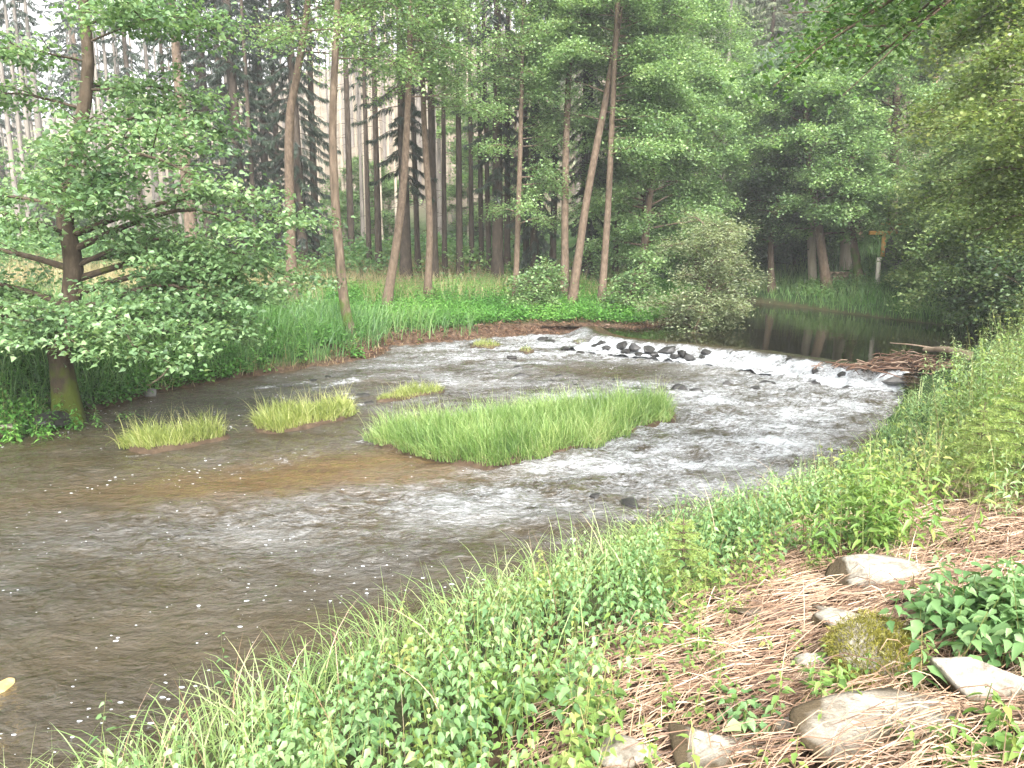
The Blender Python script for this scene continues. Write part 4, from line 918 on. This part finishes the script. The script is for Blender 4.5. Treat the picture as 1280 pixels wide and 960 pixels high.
def stuff(name, label, cat, parts):
    if len(parts) == 1:
        o = parts[0][0].build(name, M[parts[0][1]]); return tag(o, label, cat, kind='stuff')
    r = thing(name, label, cat); tag(r, kind='stuff')
    for g, mt, nm in parts: tag(g.build(nm, M[mt], r), kind='stuff')
    return r

rng = np.random.default_rng(31)
# limit of the nettle strip, measured inland from the waterline
def nlim(x, y): return 2.35 + .75 * (1 - sstep(2.2, 4.2, y)) - .35 * sstep(5, 6.5, y) + .45 * (fbm(x * 1.3, y * 1.3, 17) - .5)
P = scatter(26000, -6, 7, .9, 14, lambda x, y, dn, dl, df: isnear(dn, dl, df) & (dn > .1 + .45 * sstep(9, 7, y) + .5 * fbm(x, y, 4)) & (dn < nlim(x, y)) & (y < 17), rng)
dens = rng.random(len(P)) < np.clip(.9 - .05 * P[:, 1], .3, 1) * 1.0 * sstep(.25, .6, fbm(P[:, 0] * 2.1, P[:, 1] * 2.1, 67))
P = P[dens]; gl, gs = herb_mass(P, rng.uniform(.28, .52, len(P)) * (.75 + .5 * fbm(P[:, 0] * 1.1, P[:, 1] * 1.1, 66)), 14, .054, .70, rng, droop=.55, top=.32)
stuff('nettle_patch', 'thick green nettle patch along the near bank', 'nettles', [(gl, 'nettle', 'nettle_leaves'), (gs, 'stem', 'nettle_stems')])
# lighter herbs and bramble at the lower left of the straw and beyond it
P = scatter(7000, -3, 6, .9, 9, lambda x, y, dn, dl, df: isnear(dn, dl, df) & (dn > nlim(x, y) - 1.5) & (dn < nlim(x, y) + .3) & (fbm(x * 1.8, y * 1.8, 71) > .45), rng)
P = P[rng.random(len(P)) < .5]; gl, gs = herb_mass(P, rng.uniform(.12, .42, len(P)), 10, .05, .62, rng)
stuff('light_herbs', 'pale yellow green herbs edging the dry stalks', 'herbs', [(gl, 'herb', 'herb_leaves'), (gs, 'stem', 'herb_stems')])
# grass at the water's edge
P = scatter(60000, -5, 8, 2, 15, lambda x, y, dn, dl, df: isnear(dn, dl, df) & (dn > .02) & (dn < .5 + .9 * fbm(x * 1.1, y * 1.1, 19)), rng)
P = P[rng.random(len(P)) < .8 * (1 - .8 * sstep(7.5, 9.5, P[:, 1]))]; n = len(P)
P2_ = scatter(9000, -4, 6, 1, 9, lambda x, y, dn, dl, df: isnear(dn, dl, df) & (dn > .8) & (dn < 2.6) & (fbm(x * .9, y * .9, 29) > .55), rng); P2_ = P2_[rng.random(len(P2_)) < .35]
g = Geo(); blades(g, P, rng.uniform(.22, .68, n), rng.uniform(.005, .012, n), norm(randdir(n, rng) + np.array([-.25, .15])), rng.uniform(.7, 2.8, n), np.clip(rng.normal(.5, .25, n), 0, 1), 5)
n2 = len(P2_); blades(g, P2_, rng.uniform(.4, .7, n2), .007, randdir(n2, rng), rng.uniform(.3, 1.5, n2), np.clip(rng.normal(.6, .2, n2), 0, 1), 5)
stuff('bank_grass', 'bright arching grass along the near waterline', 'grass', [(g, 'grass')])
P = scatter(5000, -4, 4, .9, 7, lambda x, y, dn, dl, df: isnear(dn, dl, df) & (dn > .9) & (dn < nlim(x, y) + .1) & (fbm(x * 1.2, y * 1.2, 131) > .52), rng); P = P[rng.random(len(P)) < .33]
gl, gs = herb_mass(P, rng.uniform(.25, .5, len(P)), 10, .05, .8, rng); stuff('bramble_sprays', 'yellow tinged bramble sprays mixed into the nettle patch', 'brambles', [(gl, 'bramble', 'bramble_leaves'), (gs, 'stem', 'bramble_stems')])
P = scatter(5000, -5, 5, .9, 10, lambda x, y, dn, dl, df: isnear(dn, dl, df) & (dn > .3) & (dn < nlim(x, y)), rng)[:160]; n = len(P)
g = Geo(); blades(g, P, rng.uniform(.4, .8, n), rng.uniform(.004, .008, n), randdir(n, rng), rng.uniform(.2, 1.6, n), rng.uniform(.3, 1, n), 5); stuff('dead_stems', 'brown dead stems standing in the nettle patch', 'dead stems', [(g, 'straw')])
# right-hand thicket of herbs, bramble and grass beyond the straw
mask = lambda x, y, dn, dl, df: isnear(dn, dl, df) & (dn > 1.4) & (y > 6.3 + .8 * fbm(x, y, 6) - 1.5 * np.maximum(x - 2.7, 0)) & (y < 27) & (dn < 9)
P = scatter(42000, 1.5, 19, 3, 27, mask, rng); P = P[rng.random(len(P)) < np.clip(1.1 - .05 * P[:, 1], .25, 1) * .42]
k = fbm(P[:, 0] * .9, P[:, 1] * .9, 88); A, B = P[k > .5], P[k <= .5]
gl, gs = herb_mass(A, rng.uniform(.3, .8, len(A)) * (1 + 1.1 * sstep(3.4, 5.5, A[:, 0])), 12, .075, .62, rng); stuff('bramble_thicket', 'yellow green bramble thicket on the right side of the near bank', 'brambles', [(gl, 'bramble', 'bramble_leaves'), (gs, 'stem', 'bramble_stems')])
gl, gs = herb_mass(B, rng.uniform(.3, .75, len(B)) * (1 + 1.1 * sstep(3.8, 6.5, B[:, 0])), 12, .062, .45, rng); stuff('bank_herbs', 'bluish green herbs between the brambles and the weir', 'herbs', [(gl, 'greyherb', 'herb_leaves'), (gs, 'stem', 'herb_stems')])
P = scatter(16000, 1.5, 12, 4, 20, mask, rng); P = P[rng.random(len(P)) < .3]; n = len(P)
g = Geo(); blades(g, P, rng.uniform(.4, .9, n), rng.uniform(.004, .008, n), randdir(n, rng), rng.uniform(.3, 1.4, n), rng.random(n), 5); stuff('dry_stems', 'thin dry grass stems sticking out of the bramble thicket', 'grass', [(g, 'drygrass')])

# straw: flattened dry stalks
mask = lambda x, y, dn, dl, df: isnear(dn, dl, df) & (dn > nlim(x, y) - .25) & (y < 8.5) & (dn < 6.5)
P = scatter(60000, -1.5, 6, .9, 8.5, mask, rng); P = P[rng.random(len(P)) < .55]; n = len(P)
a = rng.normal(.42, .5, n) + 1.4 * (fbm(P[:, 0] * 1.2, P[:, 1] * 1.2, 41) - .5) + np.where(rng.random(n) < .2, rng.uniform(-1.5, 1.5, n), 0)
L = rng.uniform(.12, .75, n) * np.where(rng.random(n) < .55, .5, 1); d = np.stack([np.cos(a), np.sin(a)], 1); seg = 4; bow = rng.normal(0, .10, n) * L
V = []
up = rng.uniform(.0, .07, n) * sstep(.2, .9, fbm(P[:, 0] * 2, P[:, 1] * 2, 9)) + rng.uniform(0, .025, n)
arc = np.where(rng.random(n) < .10, rng.uniform(.03, .14, n), .01); w = rng.uniform(.0008, .0025, n)
for s in np.linspace(-.5, .5, seg + 1):
    c = P[:, :2] + d * (L * s)[:, None] + np.stack([-d[:, 1], d[:, 0]], 1) * (bow * (1 - 4 * s * s))[:, None]
    z = H(c[:, 0], c[:, 1]) + .008 + up + arc * (1 - 4 * s * s) + .02 * np.abs(s) * rng.random(n); sd = np.stack([-d[:, 1], d[:, 0], np.zeros(n)], 1)
    cc = np.concatenate([c, z[:, None]], 1); V.append(np.stack([cc - sd * w[:, None], cc + [0, 0, .004], cc + sd * w[:, None]], 1))
V = np.stack(V, 1).reshape(n, -1, 3); m = V.shape[1]; f = []
for s in range(seg):
    for q in range(2): f.append([s * 3 + q, s * 3 + q + 1, s * 3 + q + 4, s * 3 + q + 3])
F = (np.array(f)[None] + (np.arange(n) * m)[:, None, None]).reshape(-1, 4)
g = Geo(); g.add(V.reshape(-1, 3), F, np.repeat(np.clip(rng.normal(.44, .24, n), 0, 1), m))
P = scatter(60000, -1.5, 6, .9, 8.5, mask, rng); P = P[rng.random(len(P)) < .6]; n = len(P); P[:, 2] += rng.uniform(.004, .02, n)
gf = Geo(); leaves(gf, P, np.concatenate([randdir(n, rng), rng.normal(0, .2, (n, 1))], 1), norm(np.array([0, 0, 1.]) + .5 * rng.normal(size=(n, 3))), rng.uniform(.015, .06, n), rng.uniform(.006, .022, n), rng.random(n), .1)
stuff('straw_litter', 'flattened reddish dry stalks and litter covering the near slope', 'straw', [(g, 'straw', 'stalks'), (gf, 'litter', 'dead_leaves')])
# upright dead stalks
P = scatter(1500, -1.5, 6, .9, 7, mask, rng)[:110]; n = len(P)
g = Geo(); blades(g, P, rng.uniform(.12, .4, n), .006, randdir(n, rng), rng.uniform(0, .8, n), rng.uniform(.5, 1, n), 4); stuff('dead_stalks', 'standing broken dead stalks among the flattened straw', 'dead stalks', [(g, 'straw')])
# small seedlings in the straw
P = scatter(2600, -1, 6, .9, 7, lambda x, y, dn, dl, df: mask(x, y, dn, dl, df) & (fbm(x * 1.7, y * 1.7, 51) > .58), rng)[:170]
gl, gs = herb_mass(P, rng.uniform(.05, .2, len(P)), 8, .045, .6, rng); stuff('seedlings', 'scattered small green seedlings among stones and straw', 'seedlings', [(gl, 'herb', 'seedling_leaves'), (gs, 'stem', 'seedling_stems')])

def plant(name, label, cat, px, py, nst, spread, h0_, h1_, nl, leaf, asp, mat, seed, pos=None):
    r2 = np.random.default_rng(seed); b = ground_hit(px, py) if pos is None else pos; t = thing(name, label, cat, b)
    o = r2.normal(0, spread, (nst, 2)); q = np.concatenate([o, np.zeros((nst, 1))], 1); q[:, 2] = H(b[0] + o[:, 0], b[1] + o[:, 1]) - b[2]
    gl, gs = herb_mass(q, r2.uniform(h0_, h1_, nst), nl, leaf, asp, r2)
    gl.build('leaves', M[mat], t)
    if nst > 15: gs.build('stems', M['stem'], t)
    else:
        V = np.concatenate(gs.v).reshape(nst, 4, 3)
        for v in V:
            g1 = Geo(); g1.add(v, [[0, 1, 2, 3]], r2.random()); g1.build('stem', M['stem'], t)
    return t
plant('nettle_clump', 'large leaved nettle clump right of the white boulder at the right edge', 'nettle', 1245, 800, 64, .2, .2, .42, 14, .085, .68, 'nettle', 1)
plant('nettle_clump', 'small nettle shoot growing between the white boulder and the mossy block', 'nettle', 1145, 775, 9, .06, .12, .22, 10, .06, .7, 'nettle', 2)
plant('leafy_bush', 'bright green leafy bush above the flat stone on the near bank', 'bush', 1085, 695, 46, .19, .4, .85, 20, .095, .36, 'herb', 3)
plant('leafy_bush', 'smaller willow herb tuft beside the cut stem on the near bank', 'bush', 1040, 690, 14, .12, .2, .4, 14, .08, .36, 'greyherb', 4)
plant('herb_plant', 'round leaved herb in front of the straw near the bottom edge', 'herb', 935, 915, 7, .07, .1, .2, 8, .065, .8, 'nettle', 5)
plant('herb_plant', 'light green herb left of the large slab', 'herb', 1045, 885, 12, .1, .1, .22, 10, .06, .5, 'herb', 6)
plant('herb_plant', 'yellow green leafy herb in the bottom right corner', 'herb', 1255, 940, 12, .12, .1, .22, 10, .08, .55, 'herb', 7)
plant('bramble_bush', 'yellow green bramble bush left of the straw at the bottom edge', 'bramble', 640, 905, 26, .22, .12, .34, 12, .06, .75, 'herb', 8)
plant('nettle_plant', 'tall lone nettle against the water in the lower left corner', 'nettle', 110, 985, 1, .01, .62, .66, 12, .08, .6, 'nettle', 9, pos=(lambda q: np.array([q[0], q[1], h1(q[0], q[1])]))(at_depth(105, 900, 3.6)))
plant('nettle_plant', 'slender lone nettle rising above the patch beside the water', 'nettle', 280, 880, 1, .01, .7, .75, 14, .05, .6, 'nettle', 10, pos=(lambda q: np.array([q[0], q[1], h1(q[0], q[1])]))(at_depth(280, 850, 4.6)))
plant('grey_bush', 'whitish green leafy bush at the right edge behind the young spruce', 'bush', 1250, 440, 60, .55, .5, 1.3, 22, .09, .5, 'greyherb', 11, pos=(lambda q: np.array([q[0], q[1], h1(q[0], q[1])]))(at_depth(1265, 420, 12.0)))
plant('leafy_bush', 'tall light green leafy bush at the right edge above the young spruce', 'bush', 1275, 470, 60, .45, .7, 1.5, 20, .085, .5, 'herb', 31, pos=(lambda q: np.array([q[0], q[1], h1(q[0], q[1])]))(at_depth(1268, 470, 9.0)))
plant('bramble_bush', 'tall yellow green bramble bush between the young spruce and the driftwood heap', 'bramble', 1225, 470, 50, .5, .6, 1.2, 18, .08, .65, 'bramble', 32, pos=(lambda q: np.array([q[0], q[1], h1(q[0], q[1])]))(at_depth(1215, 480, 10.0)))
plant('grey_bush', 'leafy herb bush beside the driftwood heap', 'bush', 1200, 450, 40, .5, .4, .9, 18, .09, .45, 'greyherb', 12, pos=(lambda q: np.array([q[0], q[1], h1(q[0], q[1])]))(at_depth(1215, 450, 15.0)))
atz = lambda q: np.array([q[0], q[1], h1(q[0], q[1])])
plant('leafy_bush', 'bright green leafy bush left of the mossy alder base', 'bush', 30, 470, 70, .45, .4, 1.0, 16, .10, .6, 'cover', 21, pos=atz(W(25, 500, .6)))
plant('leafy_bush', 'low herb tuft at the foot of the mossy alder by the water', 'bush', 90, 500, 40, .35, .2, .5, 12, .09, .55, 'cover', 22, pos=atz(W(118, 503, .4)))
plant('leafy_bush', 'leafy herbs hanging over the water at the far left edge', 'bush', 10, 520, 50, .4, .2, .5, 12, .09, .55, 'cover', 23, pos=atz(W(38, 519, .3)))
# young spruces
def sapling(label, pos, Ht, blen, nw, seed, need=.022):
    r2 = np.random.default_rng(seed); t = thing('spruce_sapling', label, 'young spruce', pos); g = Geo(); gn = Geo()
    tube(g, np.array([[0, 0, 0], [.01, 0, Ht * .5], [0, 0, Ht]]), [.014, .01, .003], 6)
    segs = []
    for k in range(nw):
        s = .12 + .85 * k / nw
        for q in range(5):
            a = q * 2 * PI / 5 + k * .7 + r2.normal(0, .15); L = blen * (1.02 - s) * r2.uniform(.8, 1.15) + .04; d = np.array([math.cos(a), math.sin(a), 0]); o = np.array([0, 0, s * Ht])
            lp = spline(np.array([o, o + d * L * .5 + [0, 0, .06 * L], o + d * L + [0, 0, .02 * L]]), 6); tube(g, lp, np.linspace(.005, .0015, 6), 3); segs.append((lp[1], lp[-1]))
            for w in np.linspace(.25, .9, 5):
                for sg in (-1, 1):
                    c = lp[0] * (1 - w) + lp[-1] * w; a2 = a + sg * .75; l2 = L * .42 * (1.1 - w * .6); segs.append((c, c + np.array([math.cos(a2), math.sin(a2), r2.normal(-.05, .08)]) * l2))
    S0 = np.array([s[0] for s in segs]); S1 = np.array([s[1] for s in segs]); ln = np.linalg.norm(S1 - S0, axis=1); n = int(min(26000, ln.sum() / .0022)); k = r2.choice(len(segs), n, p=ln / ln.sum()); u_ = r2.random((n, 1))
    P = S0[k] * (1 - u_) + S1[k] * u_; T = norm(norm(S1 - S0)[k] * .7 + norm(r2.normal(size=(n, 3))) * .9); leaves(gn, P, T, norm(r2.normal(size=(n, 3))), need * r2.uniform(.7, 1.2, n), .0028 * need / .022, np.clip(.25 + .5 * u_[:, 0] + r2.normal(0, .12, n), 0, 1), .02)
    g.build('stem', M['bark_warm'], t); gn.build('needles', M['sapling'], t)
p = ground_hit(850, 752); sapling('small yellow green spruce sapling between nettles and dry stalks', p, .62, .30, 9, 1)
p = at_depth(1282, 560, 6.0); p[2] = h1(p[0], p[1]); sapling('bright young spruce at the right edge of the near bank', p, 1.15, .62, 11, 2, .034)
p = at_depth(1225, 560, 7.4); p[2] = h1(p[0], p[1]); sapling('small young spruce inside the bramble thicket', p, .8, .42, 9, 3, .026)
# cut stems
for lab, px, py, hh, r in [('short orange cut stump beside the bright leafy bush', 1132, 676, .13, .022), ('thin mossy stick standing in the straw near the leafy bush', 1006, 690, .24, .012), ('broken reddish stub behind the young spruce sapling in the straw', 932, 712, .10, .016)]:
    p = ground_hit(px, py); g = Geo(); tube(g, np.array([[0, 0, -.03], [-.01, 0, hh * .6], [-.02, 0, hh]]), [r * 1.2, r, r * .9], 8); o = g.build('cut_stem', M['bark_pine'], smooth=False); o.location = tuple(p); tag(o, lab, 'stump')
# fallen stick on left bank, branch over the bank
p = W(180, 485, .15); g = Geo(); tube(g, spline([(0, 0, 0), (.25, .2, .18), (.45, .3, .42)], 8), np.linspace(.03, .012, 8), 5); o = g.build('fallen_stick', M['deadwood']); o.location = tuple(p); tag(o, 'bare stick leaning on the left bank at the waterline', 'stick')
p = at_depth(668, 380, 25.5); 
g = Geo(); q0, q1, q2 = at_depth(868, 412, 24.5), at_depth(872, 404, 24.5), at_depth(876, 398, 24.6)
tube(g, spline([q0 + [0, 0, -.3], q0, q1, q2 + [.1, 0, .4]], 8), np.linspace(.035, .02, 8), 6); o = g.build('dead_branch', M['bark_warm']); tag(o, 'bare pale branch dipping into the pool under the willow', 'branch')

# ------------------------------------------------------------------ grass islands
def island(name, label, outline, n, hmax, mat, seed, wmin=.006, wmax=.012, edge=.35):
    r2 = np.random.default_rng(seed); pl = np.array([W(x, y)[:2] for x, y in outline]); c = pl.mean(0)
    t = thing(name, label, 'grass', (c[0], c[1], 0), group='grass islands in the river')
    lo_, hi_ = pl.min(0), pl.max(0)
    xy = r2.uniform(lo_, hi_, (n * 6, 2)); xw = xy + (np.stack([fbm(xy[:, 0] * 2.6, xy[:, 1] * 2.6, seed + 31), fbm(xy[:, 0] * 2.6, xy[:, 1] * 2.6, seed + 47)], 1) - .5) * edge * 1.6; k = inside(xw[:, 0], xw[:, 1], [tuple(p) for p in pl]) & (fbm(xy[:, 0] * 2.2, xy[:, 1] * 2.2, seed + 5) > .22); xy = xy[k][:n]; m = len(xy)
    de = dist_poly(xy[:, 0], xy[:, 1], [tuple(p) for p in pl] + [tuple(pl[0])]); e = sstep(0, edge, de)
    tuft = fbm(xy[:, 0] * 2.0, xy[:, 1] * 2.0, seed + 3)
    hgt = hmax * (.55 + .45 * e) * r2.uniform(.4, 1.2, m) * (.45 + 1.1 * tuft)
    out = norm(xy - c); d = norm(1.0 * randdir(m, r2) + np.array([-.3, -.3]) + (1 - e)[:, None] * out * .9)
    P = np.concatenate([xy - c, np.full((m, 1), .02)], 1)
    g = Geo(); blades(g, P, hgt, r2.uniform(wmin, wmax, m), d, r2.uniform(.3, 1.5, m) + 1.1 * (1 - e) * r2.random(m) + .5 * (r2.random(m) < .2), np.clip(r2.normal(.42, .2, m) + .3 * (tuft - .5) + .25 * (1 - e) * r2.random(m), 0, 1), 5)
    kk = r2.random(m) < .05; nk = int(kk.sum()); blades(g, P[kk], hmax * r2.uniform(.9, 1.45, nk), wmin * .7, d[kk], r2.uniform(.2, 1.3, nk), np.full(nk, .95), 5)
    tag(g.build('grass_blades', M[mat], t), kind='stuff')
    kk = r2.random(m) < .10; nk = int(kk.sum()); g = Geo(); blades(g, P[kk], hmax * r2.uniform(.2, .7, nk), wmin, norm(d[kk] + .8 * out[kk]), r2.uniform(1.2, 2.6, nk), r2.random(nk), 5)
    tag(g.build('dead_blades', M['drygrass'], t), kind='stuff')
    g = Geo(); q = pl - c; nn = 60; rp = spline(np.vstack([q[-1:], q, q[:2]]), 200)[20:-20]
    top = np.concatenate([rp * .93, np.full((len(rp), 1), .05)], 1); bot = np.concatenate([rp * 1.02, np.full((len(rp), 1), -.12)], 1)
    L_ = len(rp); cc = np.array([[0, 0, .07]]); V = np.vstack([top, bot, cc]); ii = np.arange(L_ - 1)
    g.add(V, np.stack([ii, ii + L_, ii + L_ + 1, ii + 1], 1)); g.f.setdefault(3, []).append(np.stack([ii, ii + 1, np.full(L_ - 1, 2 * L_)], 1))
    g.build('mud_base', M['soil'], t, smooth=True)
    return t
island('grass_island', 'large bright green grass island in the middle of the river', [(446, 553), (500, 566), (545, 578), (600, 586), (660, 577), (740, 560), (805, 540), (852, 520), (835, 508), (760, 515), (640, 528), (520, 541)], 17000, .54, 'isle', 1, .008, .015)
island('grass_island', 'yellow green grass tuft left of the large island', [(316, 541), (350, 543), (395, 534), (446, 519), (438, 511), (380, 517), (325, 528)], 3000, .48, 'isle_y', 2, .008, .016, .25)
island('grass_island', 'pale grass tuft farthest left in the river', [(158, 563), (195, 568), (245, 558), (290, 549), (275, 542), (210, 547), (165, 554)], 1700, .46, 'isle_y', 3, .008, .015, .25)
island('grass_island', 'thin strip of yellow grass above the large island', [(470, 504), (510, 500), (555, 491), (550, 487), (505, 491), (478, 498)], 1300, .26, 'isle_y', 4, edge=.2)
island('grass_island', 'small yellow islet near the brown soil bank', [(588, 435), (612, 436), (628, 433), (610, 430), (592, 431)], 500, .2, 'isle_y', 5, edge=.15)
island('grass_island', 'tiny mossy islet left of the weir', [(649, 441), (660, 443), (669, 440), (660, 436), (652, 437)], 300, .14, 'isle_y', 6, edge=.1)
island('grass_island', 'yellow mossy islet at the left end of the weir', [(716, 430), (730, 432), (740, 428), (728, 425), (718, 426)], 320, .15, 'isle_y', 7, edge=.1)

# ------------------------------------------------------------------ far-bank and left-bank cover
isl = lambda dn, dl, df: (dl < dn) & (dl < df)
P = scatter(160000, -24, 4, 7, 30, lambda x, y, dn, dl, df: isl(dn, dl, df) & (dl > .15) & (dl < 9) & (y < 24.5 + 2 * fbm(x * .4, y * .4, 2)), rng); P = P[rng.random(len(P)) < np.where(dist_poly(P[:, 0], P[:, 1], LEFT) < 3, .62, .4)]; n = len(P)
g = Geo(); blades(g, P, rng.uniform(.5, 1.25, n) * (.65 + .7 * fbm(P[:, 0] * .7, P[:, 1] * .7, 14)), rng.uniform(.012, .026, n), norm(randdir(n, rng) + np.array([.45, -.35])), rng.uniform(.3, 1.5, n), np.clip(rng.normal(.42, .2, n), 0, 1), 4); stuff('tall_bank_grass', 'tall dark green grass covering the left bank', 'grass', [(g, 'leftgrass')])
P = scatter(30000, -14, 2, 10, 24, lambda x, y, dn, dl, df: isl(dn, dl, df) & (dl > -.05) & (dl < .45), rng); n = len(P)
P = P[rng.random(n) < .5 * sstep(.42, .6, fbm(P[:, 0] * .8, P[:, 1] * .8, 15))]; n = len(P)
g = Geo(); blades(g, P, rng.uniform(.2, .6, n), rng.uniform(.008, .016, n), norm(randdir(n, rng) + np.array([.6, -.6])), rng.uniform(.8, 2.2, n), rng.random(n), 4); stuff('hanging_grass', 'dry yellowish grass hanging over the left waterline', 'grass', [(g, 'drygrass')])
P = scatter(120000, -8, 12, 20, 40, lambda x, y, dn, dl, df: isl(dn, dl, df) & (dl > .5) & (dl < 8), rng); P = P[rng.random(len(P)) < .33]; n = len(P)
gl, gs = herb_mass(P, rng.uniform(.25, .7, n), 8, .10, .7, rng, big=False, stems=False); stuff('bank_herb_cover', 'bright green herbs on the left bank below the alders', 'herbs', [(gl, 'cover')])
P = scatter(60000, -26, 10, 24, 42, lambda x, y, dn, dl, df: isl(dn, dl, df) & (dl > 3.5) & (fbm(x * .35, y * .35, 61) > .36), rng); P = P[rng.random(len(P)) < .6]; n = len(P)
g = Geo(); blades(g, P, rng.uniform(.5, 1.0, n), rng.uniform(.012, .022, n), randdir(n, rng), rng.uniform(.2, 1.2, n), rng.random(n), 4); stuff('dry_meadow_grass', 'pale dry grass strip at the edge of the left wood', 'grass', [(g, 'drygrass')])
P = scatter(60000, -16, 1, 9, 24, lambda x, y, dn, dl, df: isl(dn, dl, df) & (dl > .0) & (dl < 2.2) & (fbm(x * .9, y * .9, 93) > .47), rng); P = P[rng.random(len(P)) < .5]; n = len(P)
gl, gs = herb_mass(P, rng.uniform(.15, .55, n), 8, .10, .6, rng, big=False, stems=False); stuff('left_bank_herbs', 'mixed green herbs among the grass along the left waterline', 'herbs', [(gl, 'cover')])
# undergrowth in the wood
P = scatter(9000, -42, 16, 34, 64, lambda x, y, dn, dl, df: isl(dn, dl, df) & (dl > 8), rng)
P = P[fbm(P[:, 0] * .3, P[:, 1] * .3, 81) > .42][:900]; gl = Geo(); rr = rng
nl_ = 110; c = np.repeat(P, nl_, 0); sz = np.repeat(rng.uniform(.5, 1.5, len(P)), nl_); m = len(c)
off = rng.normal(0, 1, (m, 3)); off = off / (np.linalg.norm(off, axis=1, keepdims=True) + .3) * sz[:, None]; off[:, 2] = np.abs(off[:, 2]) * 1.3
leaves(gl, c + off, np.concatenate([randdir(m, rng), rng.normal(-.2, .3, (m, 1))], 1), norm(np.array([0, 0, 1.]) + .5 * rng.normal(size=(m, 3))), rng.uniform(.12, .26, m), rng.uniform(.09, .18, m), np.clip(rng.normal(.5, .2, m) + np.repeat(rng.normal(0, .15, len(P)), nl_), 0, 1))
stuff('undergrowth', 'light green undergrowth between the trunks of the left wood', 'undergrowth', [(gl, 'under')])
# far bank of the pool
isf = lambda dn, dl, df: (df < dn) & (df < dl)
P = scatter(90000, 6, 26, 24, 50, lambda x, y, dn, dl, df: isf(dn, dl, df) & (df > -.05) & (df < 6.5) & (fbm(x * .6, y * .6, 43) > .2), rng); P = P[rng.random(len(P)) < .42]; n = len(P)
g = Geo(); blades(g, P, rng.uniform(.3, .85, n), rng.uniform(.016, .03, n), norm(randdir(n, rng) + np.array([-.3, -.4])), rng.uniform(.3, 1.5, n), np.clip(rng.normal(.6, .2, n), 0, 1), 4)
stuff('pool_bank_grass', 'green grass on the far bank of the pool', 'grass', [(g, 'leftgrass')])
P = scatter(14000, 6, 30, 24, 60, lambda x, y, dn, dl, df: isf(dn, dl, df) & (df > .4) & (df < 16) & (fbm(x * .5, y * .5, 47) > .50), rng)[:2600]; n = len(P)
gl, gs = herb_mass(P, rng.uniform(.3, .9, n), 12, .16, .6, rng, big=False, stems=False); stuff('slope_herbs', 'mixed green herbs on the slope behind the pool', 'herbs', [(gl, 'under')])
# brown washed-up litter along the brown soil bank
P = scatter(30000, -5, 8, 20, 28, lambda x, y, dn, dl, df: isl(dn, dl, df) & (dl < .6) & (dl > -.1), rng)[:5200]; n = len(P); P[:, 2] += rng.uniform(0, .08, n)
g = Geo(); leaves(g, P, np.concatenate([randdir(n, rng), rng.normal(0, .3, (n, 1))], 1), norm(np.array([0, 0, 1.]) + .4 * rng.normal(size=(n, 3))), rng.uniform(.08, .3, n), rng.uniform(.01, .04, n), rng.random(n) * .7); stuff('washed_up_litter', 'brown washed up roots and twigs along the soil bank', 'litter', [(g, 'litter')])

# ------------------------------------------------------------------ haze, sky, sun, camera
HAZE = 0.0013
bm = bmesh.new(); bmesh.ops.create_cube(bm, size=1.0); me = bpy.data.meshes.new('haze'); bm.to_mesh(me); bm.free()
hz = bpy.data.objects.new('haze', me); C.objects.link(hz); hz.location = (0, 155, 29.5); hz.scale = (900, 580, 64); tag(hz, kind='stuff')
m, nt, out = nodes('haze_air'); pv = nd(nt, 'ShaderNodeVolumePrincipled'); pv.inputs['Color'].default_value = (.93, .95, .97, 1); pv.inputs['Density'].default_value = HAZE; pv.inputs['Anisotropy'].default_value = .2
nt.links.new(pv.outputs[0], out.inputs['Volume']); me.materials.append(m)

SUN_EL, SUN_AZ = math.radians(42), math.radians(170)   # azimuth clockwise from +Y: behind the camera, to its left
sc = bpy.context.scene
w = bpy.data.worlds.new('World'); sc.world = w; w.use_nodes = True; nt = w.node_tree; nt.nodes.clear()
sky = nd(nt, 'ShaderNodeTexSky', sky_type='NISHITA', sun_disc=False, sun_elevation=SUN_EL, sun_rotation=SUN_AZ); sky.dust_density = 6.0; sky.air_density = 1.0; sky.ozone_density = 1.0
hs = nd(nt, 'ShaderNodeHueSaturation', i_Saturation=.06); bg = nd(nt, 'ShaderNodeBackground', i_Strength=.15); wo = nd(nt, 'ShaderNodeOutputWorld')
nt.links.new(sky.outputs[0], hs.inputs['Color']); nt.links.new(hs.outputs[0], bg.inputs['Color']); nt.links.new(bg.outputs[0], wo.inputs['Surface'])
sl = bpy.data.lights.new('sun', 'SUN'); sl.energy = 1.1; sl.angle = math.radians(14); sl.color = (1, .96, .88)
so = bpy.data.objects.new('sun', sl); C.objects.link(so)
dv = Vector((math.sin(SUN_AZ) * math.cos(SUN_EL), math.cos(SUN_AZ) * math.cos(SUN_EL), math.sin(SUN_EL)))
so.rotation_euler = (-dv).to_track_quat('-Z', 'Y').to_euler()

cd = bpy.data.cameras.new('camera'); cd.sensor_width = 36; cd.lens = FPX / 1280 * 36; cd.clip_end = 2000; cd.clip_start = .05
co = bpy.data.objects.new('camera', cd); C.objects.link(co); co.location = tuple(CAM); co.rotation_euler = (PI / 2 - PITCH, 0, 0); sc.camera = co
sc.view_settings.view_transform = 'Standard'; sc.view_settings.look = 'None'; sc.view_settings.exposure = 2.4; sc.view_settings.gamma = 1
cy = sc.cycles; cy.use_denoising = True; cy.max_bounces = 6; cy.diffuse_bounces = 4; cy.glossy_bounces = 3; cy.transmission_bounces = 4; cy.volume_bounces = 0; cy.caustics_reflective = False; cy.caustics_refractive = False; cy.sample_clamp_indirect = 6
cy.use_adaptive_sampling = True; cy.adaptive_threshold = .02
print('script time', round(time.time() - T00, 1), 'polys', sum(len(m.polygons) for m in bpy.data.meshes))
